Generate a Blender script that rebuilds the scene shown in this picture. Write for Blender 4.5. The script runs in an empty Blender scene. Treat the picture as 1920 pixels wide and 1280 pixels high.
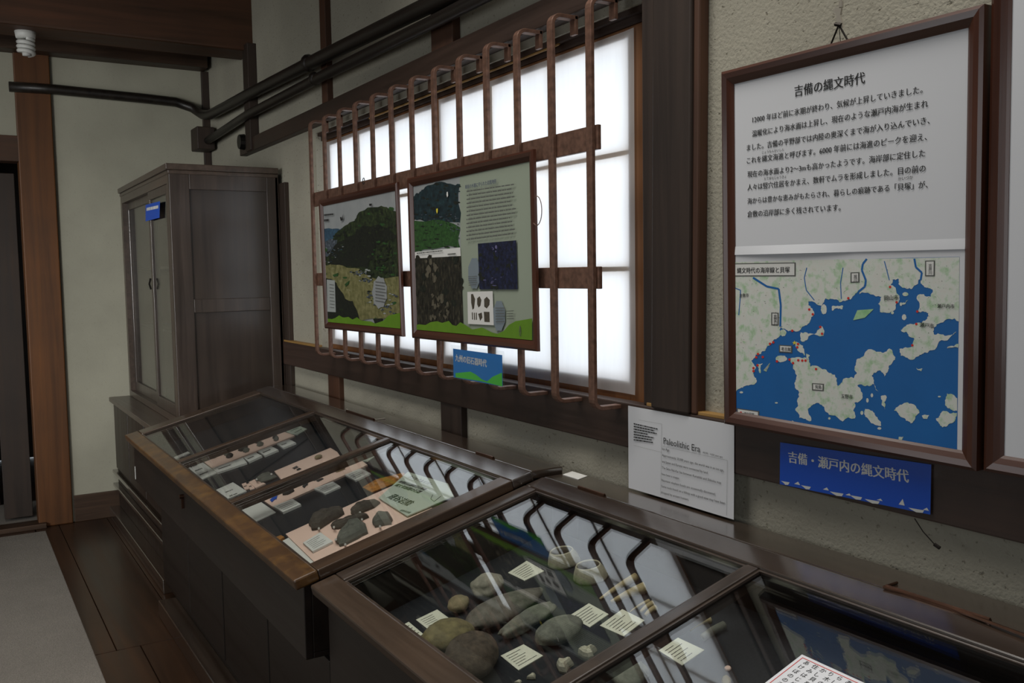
import bpy, bmesh, math, random
from mathutils import Vector, Matrix, noise
random.seed(7)
S = bpy.context.scene
COL = S.collection
# ------------------------------------------------------------------ camera
F = 1717.405
CAM = Vector((6.205, -1.5, 1.5))
RX = Vector((0.52458, 0.85121, -0.01594)); RY = Vector((-0.0555, 0.05287, 0.99706)); RZ = Vector((0.84955, -0.52215, 0.07497))
cd = bpy.data.cameras.new('camera'); cam = bpy.data.objects.new('camera', cd); COL.objects.link(cam)
cam.matrix_world = Matrix(((RX.x, RY.x, RZ.x, CAM.x), (RX.y, RY.y, RZ.y, CAM.y), (RX.z, RY.z, RZ.z, CAM.z), (0, 0, 0, 1)))
cd.sensor_width = 36; cd.lens = F / 1920 * 36; cd.clip_start = 0.05
S.camera = cam
S.view_settings.view_transform = 'Standard'; S.view_settings.look = 'None'
S.view_settings.gamma = 1; S.view_settings.use_curve_mapping = False
S.view_settings.exposure = 0.0
S.cycles.use_denoising = True
S.cycles.max_bounces = 10; S.cycles.transparent_max_bounces = 16; S.cycles.sample_clamp_indirect = 4
S.cycles.caustics_reflective = False; S.cycles.caustics_refractive = False
# ------------------------------------------------------------------ daylight and added fill
w = bpy.data.worlds.new('daylight'); S.world = w; w.use_nodes = True
bg = w.node_tree.nodes['Background']; bg.inputs[0].default_value = (0.86, 0.93, 1.0, 1); bg.inputs[1].default_value = 2.15
def area(name, loc, tgt, sx, sy, power, col, spread=None):
    l = bpy.data.lights.new(name, 'AREA'); l.shape = 'RECTANGLE'; l.size = sx; l.size_y = sy; l.energy = power; l.color = col
    if spread: l.spread = math.radians(spread)
    o = bpy.data.objects.new(name, l); COL.objects.link(o); o.location = loc
    o.rotation_euler = (Vector(tgt) - Vector(loc)).to_track_quat('-Z', 'Y').to_euler()
    return o
# unseen fill lights added behind and beside the camera, no windows built there
area('fill_behind', (7.6, -2.6, 1.7), (3.0, -0.2, 1.2), 1.8, 1.5, 15, (0.93, 0.97, 1.0))
area('fill_opposite', (2.4, -4.3, 1.5), (.6, -.4, 1.2), 3.0, 1.4, 26, (0.95, 0.97, 1.0))
area('fill_far_wall', (5.0, -4.2, 1.7), (0, -.6, 1.15), 1.2, 1.4, 14, (.97, .98, .95), 50)  # extra fill added to brighten the far wall
# ceiling light hanging over the aisle
area('ceiling_light', (4.0, -1.1, 3.40), (3.9, -.9, 0), 4.6, .4, 44, (1.0, .96, .90), 120)
# ------------------------------------------------------------------ materials
def srgb(h):
    c = [int(h[i:i + 2], 16) / 255 for i in (0, 2, 4)]
    return tuple(x / 12.92 if x <= .04045 else ((x + .055) / 1.055) ** 2.4 for x in c) + (1,)
def base(name):
    m = bpy.data.materials.new(name); m.use_nodes = True
    nt = m.node_tree; return m, nt, nt.nodes['Principled BSDF']
def N(nt, t, **k):
    n = nt.nodes.new(t)
    for a, b in k.items(): setattr(n, a, b)
    return n
def ramp(nt, fac, stops):
    r = N(nt, 'ShaderNodeValToRGB'); e = r.color_ramp.elements
    while len(e) < len(stops): e.new(.5)
    for x, (p, c) in zip(e, stops): x.position = p; x.color = c if len(c) == 4 else tuple(c) + (1,)
    nt.links.new(fac, r.inputs[0]); return r.outputs[0]
def noise_tex(nt, scale, detail=4, mapscale=(1, 1, 1), rough=.55, dist=0):
    tc = N(nt, 'ShaderNodeTexCoord'); mp = N(nt, 'ShaderNodeMapping'); mp.inputs['Scale'].default_value = mapscale
    n = N(nt, 'ShaderNodeTexNoise'); n.inputs['Scale'].default_value = scale; n.inputs['Detail'].default_value = detail
    n.inputs['Roughness'].default_value = rough; n.inputs['Distortion'].default_value = dist
    nt.links.new(tc.outputs['Object'], mp.inputs[0]); nt.links.new(mp.outputs[0], n.inputs['Vector'])
    return n
def bump(nt, b, h, strength=.3, dist=.01):
    n = N(nt, 'ShaderNodeBump'); n.inputs['Strength'].default_value = strength; n.inputs['Distance'].default_value = dist
    nt.links.new(h, n.inputs['Height']); nt.links.new(n.outputs[0], b.inputs['Normal'])
def flat(name, hexc, rough=.6, metal=0, var=0, scale=40, spec=.5):
    m, nt, b = base(name); c = srgb(hexc)
    b.inputs['Roughness'].default_value = rough; b.inputs['Metallic'].default_value = metal
    b.inputs['Specular IOR Level'].default_value = spec
    if var:
        n = noise_tex(nt, scale)
        lo = tuple(x * (1 - var) for x in c[:3]); hi = tuple(min(1, x * (1 + var)) for x in c[:3])
        nt.links.new(ramp(nt, n.outputs[0], [(.3, lo), (.7, hi)]), b.inputs[0])
    else: b.inputs[0].default_value = c
    return m
def wood(name, dark, light, axis=0, rough=.42, gscale=30, spec=.5, coat=0, wear=None):
    m, nt, b = base(name); ms = [1, 1, 1]; ms[axis] = .045
    n = noise_tex(nt, gscale, 6, ms, .65, .6)
    n2 = noise_tex(nt, 2.2, 3)
    c1 = ramp(nt, n.outputs[0], [(.3, srgb(dark)), (.72, srgb(light))])
    mx = N(nt, 'ShaderNodeMix', data_type='RGBA', blend_type='MULTIPLY'); mx.inputs[0].default_value = .6
    nt.links.new(c1, mx.inputs[6]); nt.links.new(ramp(nt, n2.outputs[0], [(.3, (.55, .55, .55)), (.7, (1.2, 1.15, 1.1))]), mx.inputs[7])
    out = mx.outputs[2]
    if wear:
        n3 = noise_tex(nt, 14, 5, (1, 1, 1), .7)
        w2 = N(nt, 'ShaderNodeMix', data_type='RGBA'); nt.links.new(ramp(nt, n3.outputs[0], [(.45, (0, 0, 0)), (.75, (.6, .6, .6))]), w2.inputs[0])
        nt.links.new(out, w2.inputs[6]); w2.inputs[7].default_value = srgb(wear); out = w2.outputs[2]
    nt.links.new(out, b.inputs[0])
    rr = ramp(nt, n.outputs[0], [(.2, (rough * .8,) * 3), (.8, (min(1, rough * 1.25),) * 3)]); nt.links.new(rr, b.inputs['Roughness'])
    b.inputs['Specular IOR Level'].default_value = spec
    if coat: b.inputs['Coat Weight'].default_value = coat; b.inputs['Coat Roughness'].default_value = .16; b.inputs['Coat IOR'].default_value = 1.7
    bump(nt, b, n.outputs[0], .25, .002)
    return m
def plaster(name, c, rough_specks=1.0):
    m, nt, b = base(name)
    n = noise_tex(nt, 2.0, 5); n2 = noise_tex(nt, 85, 3); n3 = noise_tex(nt, 120, 2)
    cc = srgb(c); lo = tuple(x * .8 for x in cc[:3])
    a = ramp(nt, n.outputs[0], [(.3, lo), (.65, cc)])
    mx = N(nt, 'ShaderNodeMix', data_type='RGBA')
    nt.links.new(ramp(nt, n2.outputs[0], [(.62, (0, 0, 0)), (.72, (.6 * rough_specks,) * 3)]), mx.inputs[0])
    nt.links.new(a, mx.inputs[6]); mx.inputs[7].default_value = srgb('5a5442'); nt.links.new(mx.outputs[2], b.inputs[0])
    b.inputs['Roughness'].default_value = .95; b.inputs['Specular IOR Level'].default_value = .1
    inv = N(nt, 'ShaderNodeMath', operation='ADD'); nt.links.new(n3.outputs[0], inv.inputs[0])
    nt.links.new(ramp(nt, n2.outputs[0], [(.62, (1, 1, 1)), (.74, (0, 0, 0))]), inv.inputs[1])
    bump(nt, b, inv.outputs[0], .35 * rough_specks, .006)
    return m
M = {}
M['plaster'] = plaster('plaster', 'aaa697')
M['plaster_smooth'] = plaster('plaster_smooth', 'aaa797', .25)
M['dark_x'] = wood('dark_wood_x', '291c15', '45332a', 0, .5, 18)
M['dark_y'] = wood('dark_wood_y', '2a1c13', '4a3524', 1, .5)
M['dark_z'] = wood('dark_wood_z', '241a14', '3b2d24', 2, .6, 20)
M['red_y'] = wood('red_brown_wood_y', '34200f', '573520', 1, .6, 14)
M['red_z'] = wood('red_brown_wood_z', '47290f', '6e4219', 2, .55, 14)
M['post_z'] = wood('post_wood_z', '3c2418', '5e3d28', 2, .6, 16)
M['case_x'] = wood('case_wood_x', '2a211b', '44382f', 0, .22, 14, .8, coat=1)
M['case_y'] = wood('case_wood_y', '2a211b', '44382f', 1, .36, coat=.3)
M['case_z'] = wood('case_wood_z', '1d140f', '33251c', 2, .42)
M['case_f'] = wood('case_front_wood', '1a130f', '281d16', 0, .45, 12)
M['lid_x'] = wood('lid_wood_x', '3b2818', '5e4226', 0, .36, 14, wear='7c5a2a', coat=.25)
M['lid_y'] = wood('lid_wood_y', '33271e', '4e3c2d', 1, .30, 14, coat=.4)
M['lid2_x'] = wood('lid_dark_wood_x', '382c22', '57473a', 0, .34, 14, coat=.3)
M['cab_z'] = wood('cabinet_wood_z', '332a25', '4e423b', 2, .36, coat=.25)
M['cab_panel'] = wood('cabinet_panel_wood', '2c2521', '443932', 2, .33, 12, coat=.25)
M['cab_x'] = wood('cabinet_wood_x', '3a3029', '584a41', 0, .36, coat=.25)
M['cab_y'] = wood('cabinet_wood_y', '3a3029', '584a41', 1, .36, coat=.25)
M['sash'] = wood('sash_wood', '6b4424', '8a5c34', 2, .6)
M['kumiko'] = wood('kumiko_wood', '9a7a50', 'c0a070', 2, .7)
M['frame'] = wood('frame_moulding', '3a2018', '57301f', 0, .33, 14, coat=.3)
M['framev'] = wood('frame_moulding_v', '3a2018', '57301f', 2, .33, 14, coat=.3)
M['gold'] = wood('pale_edge_wood', '8a6a38', 'b08a50', 0, .5)
M['bamboo'] = wood('black_pole', '14110f', '2a231d', 0, .4)
M['bars'] = flat('rusty_bar', '6e5143', .45, .25, .35, 60)
M['floor'] = wood('floor_board', '20130b', '3f2816', 0, .36, 14, coat=.15)
M['floor_y'] = wood('floor_board_y', '3a2010', '6a3f1e', 1, .35, coat=.2)
M['iron'] = flat('dark_iron', '2b2724', .4, .8)
M['brass'] = flat('aged_brass', '63483a', .35, .9, .2)
M['steel'] = flat('steel', 'a8a296', .35, .35)
M['black_cloth'] = flat('black_cloth', '24262a', .95, 0, .2, 200, .2)
M['pink'] = flat('pink_paper', 'eccbbc', .8)
M['white'] = flat('white_paper', 'dcdcd8', .75)
M['paperw'] = flat('printed_white_paper', 'd8dade', .6)
M['card'] = flat('cream_card', 'd6d6c4', .75)
M['greencard'] = flat('pale_green_leaflet', 'b9c4b6', .6)
M['ink'] = flat('black_ink', '191919', .7)
M['inkg'] = flat('grey_ink', '5a5c58', .7)
M['inkblue'] = flat('navy_ink', '22305c', .7)
M['inkgreen'] = flat('dark_green_ink', '2c4024', .7)
M['blue'] = flat('blue_print', '0b4fc0', .45)
M['blue2'] = flat('sky_blue_print', '1878c8', .4)
M['sea'] = flat('sea_blue_print', '0a62a8', .5, 0, .06, 8)
M['green'] = flat('green_print', '4cc040', .5)
M['grass'] = flat('grass_green_print', '628c20', .5, 0, .1, 15)
M['redink'] = flat('red_print', 'd02a1e', .5)
M['yellow'] = flat('yellow_print', 'e0d040', .5)
M['orange'] = flat('orange_photo', 'a87030', .5, 0, .5, 60)
M['bulb'] = flat('white_bulb_glass', 'c8c8c4', .25)
M['white_plastic'] = flat('white_plastic', 'd0d0cc', .4)
def mottled(name, stops, scale=12, detail=6, ms=(1, 1, 1), rough=.5):
    m, nt, b = base(name); n = noise_tex(nt, scale, detail, ms, .65)
    nt.links.new(ramp(nt, n.outputs[0], [(p, srgb(c)) for p, c in stops]), b.inputs[0]); b.inputs['Roughness'].default_value = rough
    return m
M['land'] = mottled('map_land', [(.35, 'a8c8a0'), (.5, 'd8dcd4'), (.62, 'd8d8d0'), (.7, '9cc494')], 45, 8)
M['land2'] = mottled('map_green', [(.4, '8cc088'), (.6, 'a8d0a0')], 45)
M['psky'] = mottled('photo_sky', [(.3, '8f9496'), (.7, '9ea2a2')], 12)
M['phill'] = mottled('photo_blue_hill', [(.35, '23384c'), (.65, '3f6278')], 56)
M['pmount'] = mottled('photo_mountain', [(.35, '10140e'), (.5, '23301a'), (.7, '42502c')], 48, 8)
M['pforest'] = mottled('photo_dark_forest', [(.35, '0c100e'), (.6, '1e241a'), (.72, '30381e')], 88, 8)
M['pfield'] = mottled('photo_field', [(.3, '50522c'), (.5, '75734a'), (.7, '938e64')], 36, 6)
M['pfield2'] = mottled('photo_pale_field', [(.3, '6a6c48'), (.7, '9c986e')], 60, 6)
M['ptown'] = mottled('photo_town', [(.35, '252c30'), (.55, '4c5660'), (.68, '8a94a0')], 90, 6)
M['pmount2'] = mottled('photo_blue_mountain', [(.35, '0c1a20'), (.55, '1a3036'), (.75, '2e4c50')], 48, 8)
M['pgreen'] = mottled('photo_green_field', [(.35, '1e3a1c'), (.65, '35602c')], 80, 6)
M['prock'] = mottled('photo_dark_rock', [(.4, '14140f'), (.55, '2a281e'), (.72, '5a5644')], 88, 8, (1, 1, .4))
M['prock2'] = mottled('photo_pale_rock', [(.3, '3e3a2e'), (.7, '6e6858')], 100, 8, (1, 1, .4))
M['pviolet'] = mottled('photo_pale_violet', [(.3, '34365c'), (.7, '77749c')], 90, 6)
M['pcave'] = mottled('photo_cave', [(.4, '0c1020'), (.6, '1c2444'), (.75, '4a4c78')], 72, 8)
M['psheet'] = flat('pale_grey_green_sheet', '97a190', .5)
M['pflower'] = flat('grey_blue_shape', '7c8890', .5)
M['pnote'] = flat('grey_note', '9ea4a2', .6)
M['bronze'] = flat('brown_stone_print', '4a4438', .6, 0, .4, 120)
def stone_mat(name, a, b_, scale=40, bs=.6):
    m, nt, b = base(name); n = noise_tex(nt, scale, 7, rough=.7); n2 = noise_tex(nt, 9, 4)
    mx = N(nt, 'ShaderNodeMix', data_type='RGBA', blend_type='MULTIPLY'); mx.inputs[0].default_value = .7
    nt.links.new(ramp(nt, n.outputs[0], [(.3, srgb(a)), (.7, srgb(b_))]), mx.inputs[6])
    nt.links.new(ramp(nt, n2.outputs[0], [(.3, (.65, .65, .65)), (.7, (1.15, 1.12, 1.08))]), mx.inputs[7])
    nt.links.new(mx.outputs[2], b.inputs[0]); b.inputs['Roughness'].default_value = .85
    bump(nt, b, n.outputs[0], bs, .004); return m
M['st_grey'] = stone_mat('grey_stone', '46433b', '77736a')
M['st_green'] = stone_mat('green_grey_stone', '4e4f46', '7f8074')
M['st_yellow'] = stone_mat('yellow_brown_stone', '59513a', '8a8058')
M['st_dark'] = stone_mat('dark_brown_stone', '2e2620', '65584a', 60, .9)
M['st_pale'] = stone_mat('pale_pebble', '737064', 'a39f90')
M['st_tan'] = stone_mat('tan_pebble', '746a4e', '9c9070')
M['flint'] = stone_mat('dark_flint', '332e28', '544d44', 50, .4)
M['flintg'] = stone_mat('grey_flint', '50524c', '70726a', 50, .4)
M['flintk'] = stone_mat('black_flint', '1c1b1a', '34322e', 50, .3)
M['bone'] = stone_mat('old_bone', '96875e', 'c0b088', 60, .3)
M['bonew'] = stone_mat('pale_bone', 'a8a490', 'd2cebc', 60, .4)
M['shell'] = stone_mat('shell', '9a9680', 'c8c4ac', 50, .5)
# carpet
m, nt, b = base('grey_carpet'); n = noise_tex(nt, 260, 3); n2 = noise_tex(nt, 3, 3)
mx = N(nt, 'ShaderNodeMix', data_type='RGBA', blend_type='MULTIPLY'); mx.inputs[0].default_value = .5
nt.links.new(ramp(nt, n.outputs[0], [(.3, srgb('67625b')), (.7, srgb('8e8880'))]), mx.inputs[6])
nt.links.new(ramp(nt, n2.outputs[0], [(.3, (.7, .7, .7)), (.7, (1.1, 1.1, 1.1))]), mx.inputs[7])
nt.links.new(mx.outputs[2], b.inputs[0]); b.inputs['Roughness'].default_value = 1; bump(nt, b, n.outputs[0], .6, .004); M['carpet'] = m
# thin clear glass: fresnel-weighted mirror over a clear pass-through
def glass(name, tint=(1, 1, 1, 1), rough=0.0, ior=1.75):
    m = bpy.data.materials.new(name); m.use_nodes = True; nt = m.node_tree; nt.nodes.clear()
    o = N(nt, 'ShaderNodeOutputMaterial'); mix = N(nt, 'ShaderNodeMixShader'); t = N(nt, 'ShaderNodeBsdfTransparent'); g = N(nt, 'ShaderNodeBsdfGlossy')
    g.inputs['Roughness'].default_value = rough; t.inputs[0].default_value = tint
    fr = N(nt, 'ShaderNodeFresnel'); geo = N(nt, 'ShaderNodeNewGeometry'); mm = N(nt, 'ShaderNodeMapRange')
    mm.inputs[3].default_value = ior; mm.inputs[4].default_value = 1 / ior
    nt.links.new(geo.outputs['Backfacing'], mm.inputs[0]); nt.links.new(mm.outputs[0], fr.inputs[0])
    nt.links.new(fr.outputs[0], mix.inputs[0]); nt.links.new(t.outputs[0], mix.inputs[1]); nt.links.new(g.outputs[0], mix.inputs[2]); nt.links.new(mix.outputs[0], o.inputs[0])
    return m
M['glass'] = glass('clear_glass', (.985, 1, .99, 1))
M['film'] = glass('clear_film', (.97, .98, .98, 1), .08, 1.25)
# shoji paper: diffuse + translucent
m = bpy.data.materials.new('shoji_paper'); m.use_nodes = True; nt = m.node_tree; nt.nodes.clear()
o = N(nt, 'ShaderNodeOutputMaterial'); mix = N(nt, 'ShaderNodeMixShader'); d = N(nt, 'ShaderNodeBsdfDiffuse'); t = N(nt, 'ShaderNodeBsdfTranslucent')
n = noise_tex(nt, 60, 4, (1, 1, .15)); c = ramp(nt, n.outputs[0], [(.3, (.84, .84, .84)), (.7, (.87, .87, .87))])
mix.inputs[0].default_value = .62
nt.links.new(c, d.inputs[0]); nt.links.new(c, t.inputs[0]); nt.links.new(d.outputs[0], mix.inputs[1]); nt.links.new(t.outputs[0], mix.inputs[2]); nt.links.new(mix.outputs[0], o.inputs[0]); M['shoji'] = m

# ------------------------------------------------------------------ geometry helpers
def ray(px, py): return RX * ((px - 960) / F) + RY * (-(py - 640) / F) - RZ
class Plane:
    """a real flat surface in the room; at() turns a point of the photograph into a point on it"""
    def __init__(s, o, u, v):
        s.o = Vector(o); s.u = Vector(u).normalized(); v = Vector(v); v = v - s.u * v.dot(s.u); s.v = v.normalized(); s.n = s.u.cross(s.v)
    def off(s, h): return Plane(s.o + s.n * h, s.u, s.v)
    def at(s, px, py, h=0):
        d = ray(px, py); o = s.o + s.n * h; return CAM + d * ((o - CAM).dot(s.n) / d.dot(s.n))
    def p(s, a, b, h=0): return s.o + s.u * a + s.v * b + s.n * h
    def uv(s, q): q = q - s.o; return q.dot(s.u), q.dot(s.v)
def tag(o, label=None, cat=None, group=None, kind=None):
    if label: o['label'] = label
    if cat: o['category'] = cat
    if group: o['group'] = group
    if kind: o['kind'] = kind
    return o
def worldloc(o):
    v = Vector((0, 0, 0))
    while o: v = v + o.location; o = o.parent
    return v
def mk(name, verts, faces, mats, parent=None, mi=None, smooth=False, bevel=0, origin=None):
    verts = [Vector(v) for v in verts]
    if origin is None:
        lo = [min(v[i] for v in verts) for i in range(3)]; hi = [max(v[i] for v in verts) for i in range(3)]
        origin = Vector(((lo[0] + hi[0]) / 2, (lo[1] + hi[1]) / 2, lo[2]))
    me = bpy.data.meshes.new(name); me.from_pydata([v - origin for v in verts], [], faces)
    if not isinstance(mats, (list, tuple)): mats = [mats]
    for x in mats: me.materials.append(M[x] if isinstance(x, str) else x)
    if mi: me.polygons.foreach_set('material_index', mi)
    if smooth: me.polygons.foreach_set('use_smooth', [True] * len(me.polygons))
    me.update()
    o = bpy.data.objects.new(name, me); COL.objects.link(o)
    if parent: o.parent = parent; o.location = origin - worldloc(parent)
    else: o.location = origin
    if bevel:
        b = o.modifiers.new('bevel', 'BEVEL'); b.width = bevel; b.segments = 2; b.limit_method = 'ANGLE'
    return o
def empty(name, loc, label, cat, group=None):
    o = bpy.data.objects.new(name, None); COL.objects.link(o); o.location = Vector(loc); o.empty_display_size = .05
    return tag(o, label, cat, group)
class MB:
    def __init__(s): s.v = []; s.f = []; s.mi = []; s.marks = []
    def mark(s): s.marks.append((len(s.v), len(s.f)))
    def split(s, name, mats, parent):
        mk_ = sorted(set([(0, 0)] + s.marks)) + [(len(s.v), len(s.f))]
        for (v0, f0), (v1, f1) in zip(mk_, mk_[1:]):
            if f1 > f0: mk(name, s.v[v0:v1], [tuple(i - v0 for i in f) for f in s.f[f0:f1]], mats, parent, s.mi[f0:f1])
    def add(s, vs, fs, mi=0):
        k = len(s.v); s.v += [Vector(x) for x in vs]; s.f += [tuple(i + k for i in f) for f in fs]; s.mi += [mi] * len(fs); return s
    def hexa(s, c, mi=0):  # 8 corners: bottom 4, top 4
        return s.add(c, [(3, 2, 1, 0), (4, 5, 6, 7), (0, 1, 5, 4), (1, 2, 6, 5), (2, 3, 7, 6), (3, 0, 4, 7)], mi)
    def box(s, x0, x1, y0, y1, z0, z1, mi=0):
        return s.hexa([(x0, y0, z0), (x1, y0, z0), (x1, y1, z0), (x0, y1, z0), (x0, y0, z1), (x1, y0, z1), (x1, y1, z1), (x0, y1, z1)], mi)
    def pbox(s, P, a0, a1, b0, b1, h0, h1, mi=0):  # box in a plane's frame
        return s.hexa([P.p(a, b, h) for h in (h0, h1) for a, b in ((a0, b0), (a1, b0), (a1, b1), (a0, b1))], mi)
    def prism(s, pts, n, h, mi=0, top=None):
        n = Vector(n); k = len(pts); top = top or [Vector(q) + n * h for q in pts]
        return s.add(list(pts) + list(top), [tuple(range(k - 1, -1, -1)), tuple(range(k, 2 * k))] + [(i, (i + 1) % k, k + (i + 1) % k, k + i) for i in range(k)], mi)
    def tube(s, path, r, seg=8, mi=0, cap=True):
        path = [Vector(q) for q in path]; rs = r if isinstance(r, (list, tuple)) else [r] * len(path); k = len(s.v); up = None
        for i, q in enumerate(path):
            d = (path[min(i + 1, len(path) - 1)] - path[max(i - 1, 0)]).normalized()
            a = d.cross(Vector((0, 0, 1)) if abs(d.z) < .9 else Vector((1, 0, 0))).normalized() if up is None else (up - d * up.dot(d)).normalized()
            up = a; b2 = d.cross(a)
            for j in range(seg):
                t = 2 * math.pi * j / seg; s.v.append(q + (a * math.cos(t) + b2 * math.sin(t)) * rs[i])
        for i in range(len(path) - 1):
            for j in range(seg):
                s.f.append((k + i * seg + j, k + i * seg + (j + 1) % seg, k + (i + 1) * seg + (j + 1) % seg, k + (i + 1) * seg + j)); s.mi.append(mi)
        if cap:
            s.f.append(tuple(k + j for j in range(seg - 1, -1, -1))); s.f.append(tuple(k + (len(path) - 1) * seg + j for j in range(seg))); s.mi += [mi, mi]
        return s
    def build(s, name, mats, parent=None, **k): return mk(name, s.v, s.f, mats, parent, s.mi, **k)
def box(name, x0, x1, y0, y1, z0, z1, mat, parent=None, bevel=.003): return MB().box(x0, x1, y0, y1, z0, z1).build(name, mat, parent, bevel=bevel)
# lettering -----------------------------------------------------
_tc = {}
def glyphs(s, bold=0.0, vertical=False):
    key = (s, bold, vertical)
    if key in _tc: return _tc[key]
    c = bpy.data.curves.new('t', 'FONT'); c.body = '\n'.join(s) if vertical else s; c.size = 1; c.resolution_u = 2
    if vertical: c.space_line = .8; c.align_x = 'CENTER'
    o = bpy.data.objects.new('t', c); COL.objects.link(o); dg = bpy.context.evaluated_depsgraph_get(); dg.update()
    me = bpy.data.meshes.new_from_object(o.evaluated_get(dg)); vs = [v.co.copy() for v in me.vertices]; fs = [tuple(p.vertices) for p in me.polygons]
    bpy.data.objects.remove(o); bpy.data.curves.remove(c); bpy.data.meshes.remove(me)
    x0 = min(v.x for v in vs); x1 = max(v.x for v in vs); y0 = min(v.y for v in vs); y1 = max(v.y for v in vs)
    _tc[key] = (vs, fs, x0, x1, y0, y1); return _tc[key]
def text_line(mb, P, s, L, R, mi=0, bold=.012, h=.0006, sh=0, height=None):
    """write s on plane P between the 3-D points L and R (left and right end of the base line)"""
    mb.mark(); vs, fs, x0, x1, y0, y1 = glyphs(s, bold); L = Vector(L); R = Vector(R); u = R - L; k = u.length / (x1 - x0); u.normalize(); v = P.n.cross(u)
    kv = height if height else k
    for j in ((0,) if bold < .0125 else (-.5, .5) if bold < .025 else (-1, 0, 1)):
        mb.add([L + u * ((q.x - x0 + j * .03) * k) + v * (q.y * kv) + P.n * (h + j * .00003) for q in vs], fs, mi)
def text_px(mb, P, s, a, b, **k): text_line(mb, P, s, P.at(*a), P.at(*b), **k)
def poly_px(mb, P, pts, mi=0, h=.0003, T=None, r=None):
    if T: pts = [T(*q) for q in pts]
    q = [P.at(*a) for a in pts]
    if r:
        c = clip_poly(q, P, r)
        if not c: return
        q = [P.p(a, b, 0) for a, b in c]
    q = [z + P.n * h for z in q]
    ar = sum((q[i] - q[0]).cross(q[i + 1] - q[0]).dot(P.n) for i in range(1, len(q) - 1))
    if ar < 0: q = q[::-1]
    mb.add(q, [tuple(range(len(q)))], mi)
def bars_px(mb, P, quad, rows, mi=0, h=.0006, fill=.35, ragged=.2, gaps=True, rnd=None):
    """rows of tiny unreadable print inside a quadrilateral TL,TR,BR,BL"""
    mb.mark(); rnd = rnd or random.Random(3); a, b, c, d = [P.at(*q) + P.n * h for q in quad]
    for i in range(rows):
        t0 = (i + .5 - fill / 2) / rows; t1 = (i + .5 + fill / 2) / rows; e = 1 - rnd.random() * ragged; x = 0
        while x < e:
            x2 = min(e, x + (.02 + rnd.random() * .09 if gaps else 1))
            f = lambda s_, t_: (a.lerp(b, s_)).lerp(d.lerp(c, s_), t_)
            mb.add([f(x, t1), f(x2, t1), f(x2, t0), f(x, t0)], [(0, 1, 2, 3)], mi); x = x2 + (.012 if gaps else 1)
def clip_poly(q, P, r):
    """cut a polygon lying on plane P to the print's own rectangle"""
    pts = [(P.uv(z)) for z in q]
    for ax, lim, sg in ((0, r[0], 1), (0, r[1], -1), (1, r[2], 1), (1, r[3], -1)):
        out = []
        for i in range(len(pts)):
            a, b = pts[i - 1], pts[i]; da, db = sg * (a[ax] - lim), sg * (b[ax] - lim)
            if (da >= 0) != (db >= 0): t = da / (da - db); out.append((a[0] + (b[0] - a[0]) * t, a[1] + (b[1] - a[1]) * t))
            if db >= 0: out.append(b)
        pts = out
        if len(pts) < 3: return None
    return pts
def ell(cx, cy, rx, ry, n=16, a0=0): return [(cx + rx * math.cos(a0 + 2 * math.pi * i / n), cy + ry * math.sin(a0 + 2 * math.pi * i / n)) for i in range(n)]
def scallop(cx, cy, rx, ry, n=14, d=.12): return [(cx + rx * math.cos(math.pi * i / n) * (1 + (d if i % 2 else 0)), cy + ry * math.sin(math.pi * i / n) * (1 + (d if i % 2 else 0))) for i in range(2 * n)]
WALL = lambda y: Plane((0, y, 0), (1, 0, 0), (0, 0, 1))      # faces the room (-y)
AL = math.radians(14.62); CA, SA = math.cos(AL), math.sin(AL)

# ------------------------------------------------------------------ the room
def structure(o): return tag(o, kind='structure')
XR, YF, ZC = 8.2, -4.6, 3.45
# window wall with its opening
WX0, WX1, WZ0, WZ1 = 1.99, 4.43, 1.13, 2.17
mb = MB()
mb.box(0, WX0, .02, .14, 0, ZC).box(WX1, XR, .02, .14, 0, ZC).box(WX0, WX1, .02, .14, 0, WZ0).box(WX0, WX1, .02, .14, WZ1, ZC)
structure(mb.build('wall_window_side', 'plaster'))
mb = MB(); mb.box(-.12, 0, YF, -1.95, 0, ZC).box(-.12, 0, -1.08, .14, 0, ZC).box(-.12, 0, -1.95, -1.08, 2.29, ZC)
structure(mb.build('wall_far', 'plaster_smooth'))
structure(box('wall_opposite', -2.6, XR, YF - .12, YF, 0, ZC, 'plaster_smooth', bevel=0))
structure(box('wall_near', XR, XR + .12, YF, .14, 0, ZC, 'plaster_smooth', bevel=0))
structure(box('ceiling', -2.6, XR, YF, .14, ZC, ZC + .1, 'dark_y', bevel=0))
# floor boards
mb = MB(); mb.box(-2.6, XR, YF, .14, -.06, -.012)
rows = [(-.70, -.1), (-.90, -.70), (-1.08, -.90), (-1.28, -1.08)]
r = random.Random(5)
mb.box(0.02, 2.28, -.99, -.72, -.012, 0).box(0.02, 2.28, -1.12, -.993, -.012, 0)
mb.box(0.02, 8.1, -.717, -.1, -.012, 0)
y = -1.12
mb.box(2.285, 4.6, -.90, -.72, -.012, 0).box(2.285, 4.6, -1.12, -.903, -.012, 0).box(4.605, 8.1, -1.12, -.72, -.012, 0)
for k in range(12): mb.box(0.02, 8.1, -1.123 - .28 * (k + 1), -1.126 - .28 * k, -.012, 0)
structure(mb.build('floor', 'floor', bevel=.0015))
structure(box('baseboard_far', 0, .02, -.90, -.02, 0, .165, 'dark_y'))
structure(box('trim_1', -.06, .07, -1.96, -1.06, 0, .03, 'dark_y'))           # door sill
structure(box('trim_2', -.1, .03, -1.10, -.91, 0, ZC, 'red_z', bevel=.006))       # pillar beside the doorway
structure(box('trim_3', -.1, .028, -2.0, -1.09, 2.2, 2.35, 'red_y', bevel=.004))         # door lintel
structure(box('trim_4', .002, .14, -2.2, -.01, 2.83, 3.0, 'dark_y', bevel=.006))           # beam on far wall
structure(box('trim_5', .78, 1.03, YF, .03, 2.75, 3.3, 'red_y', bevel=.012))      # big ceiling beam
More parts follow.
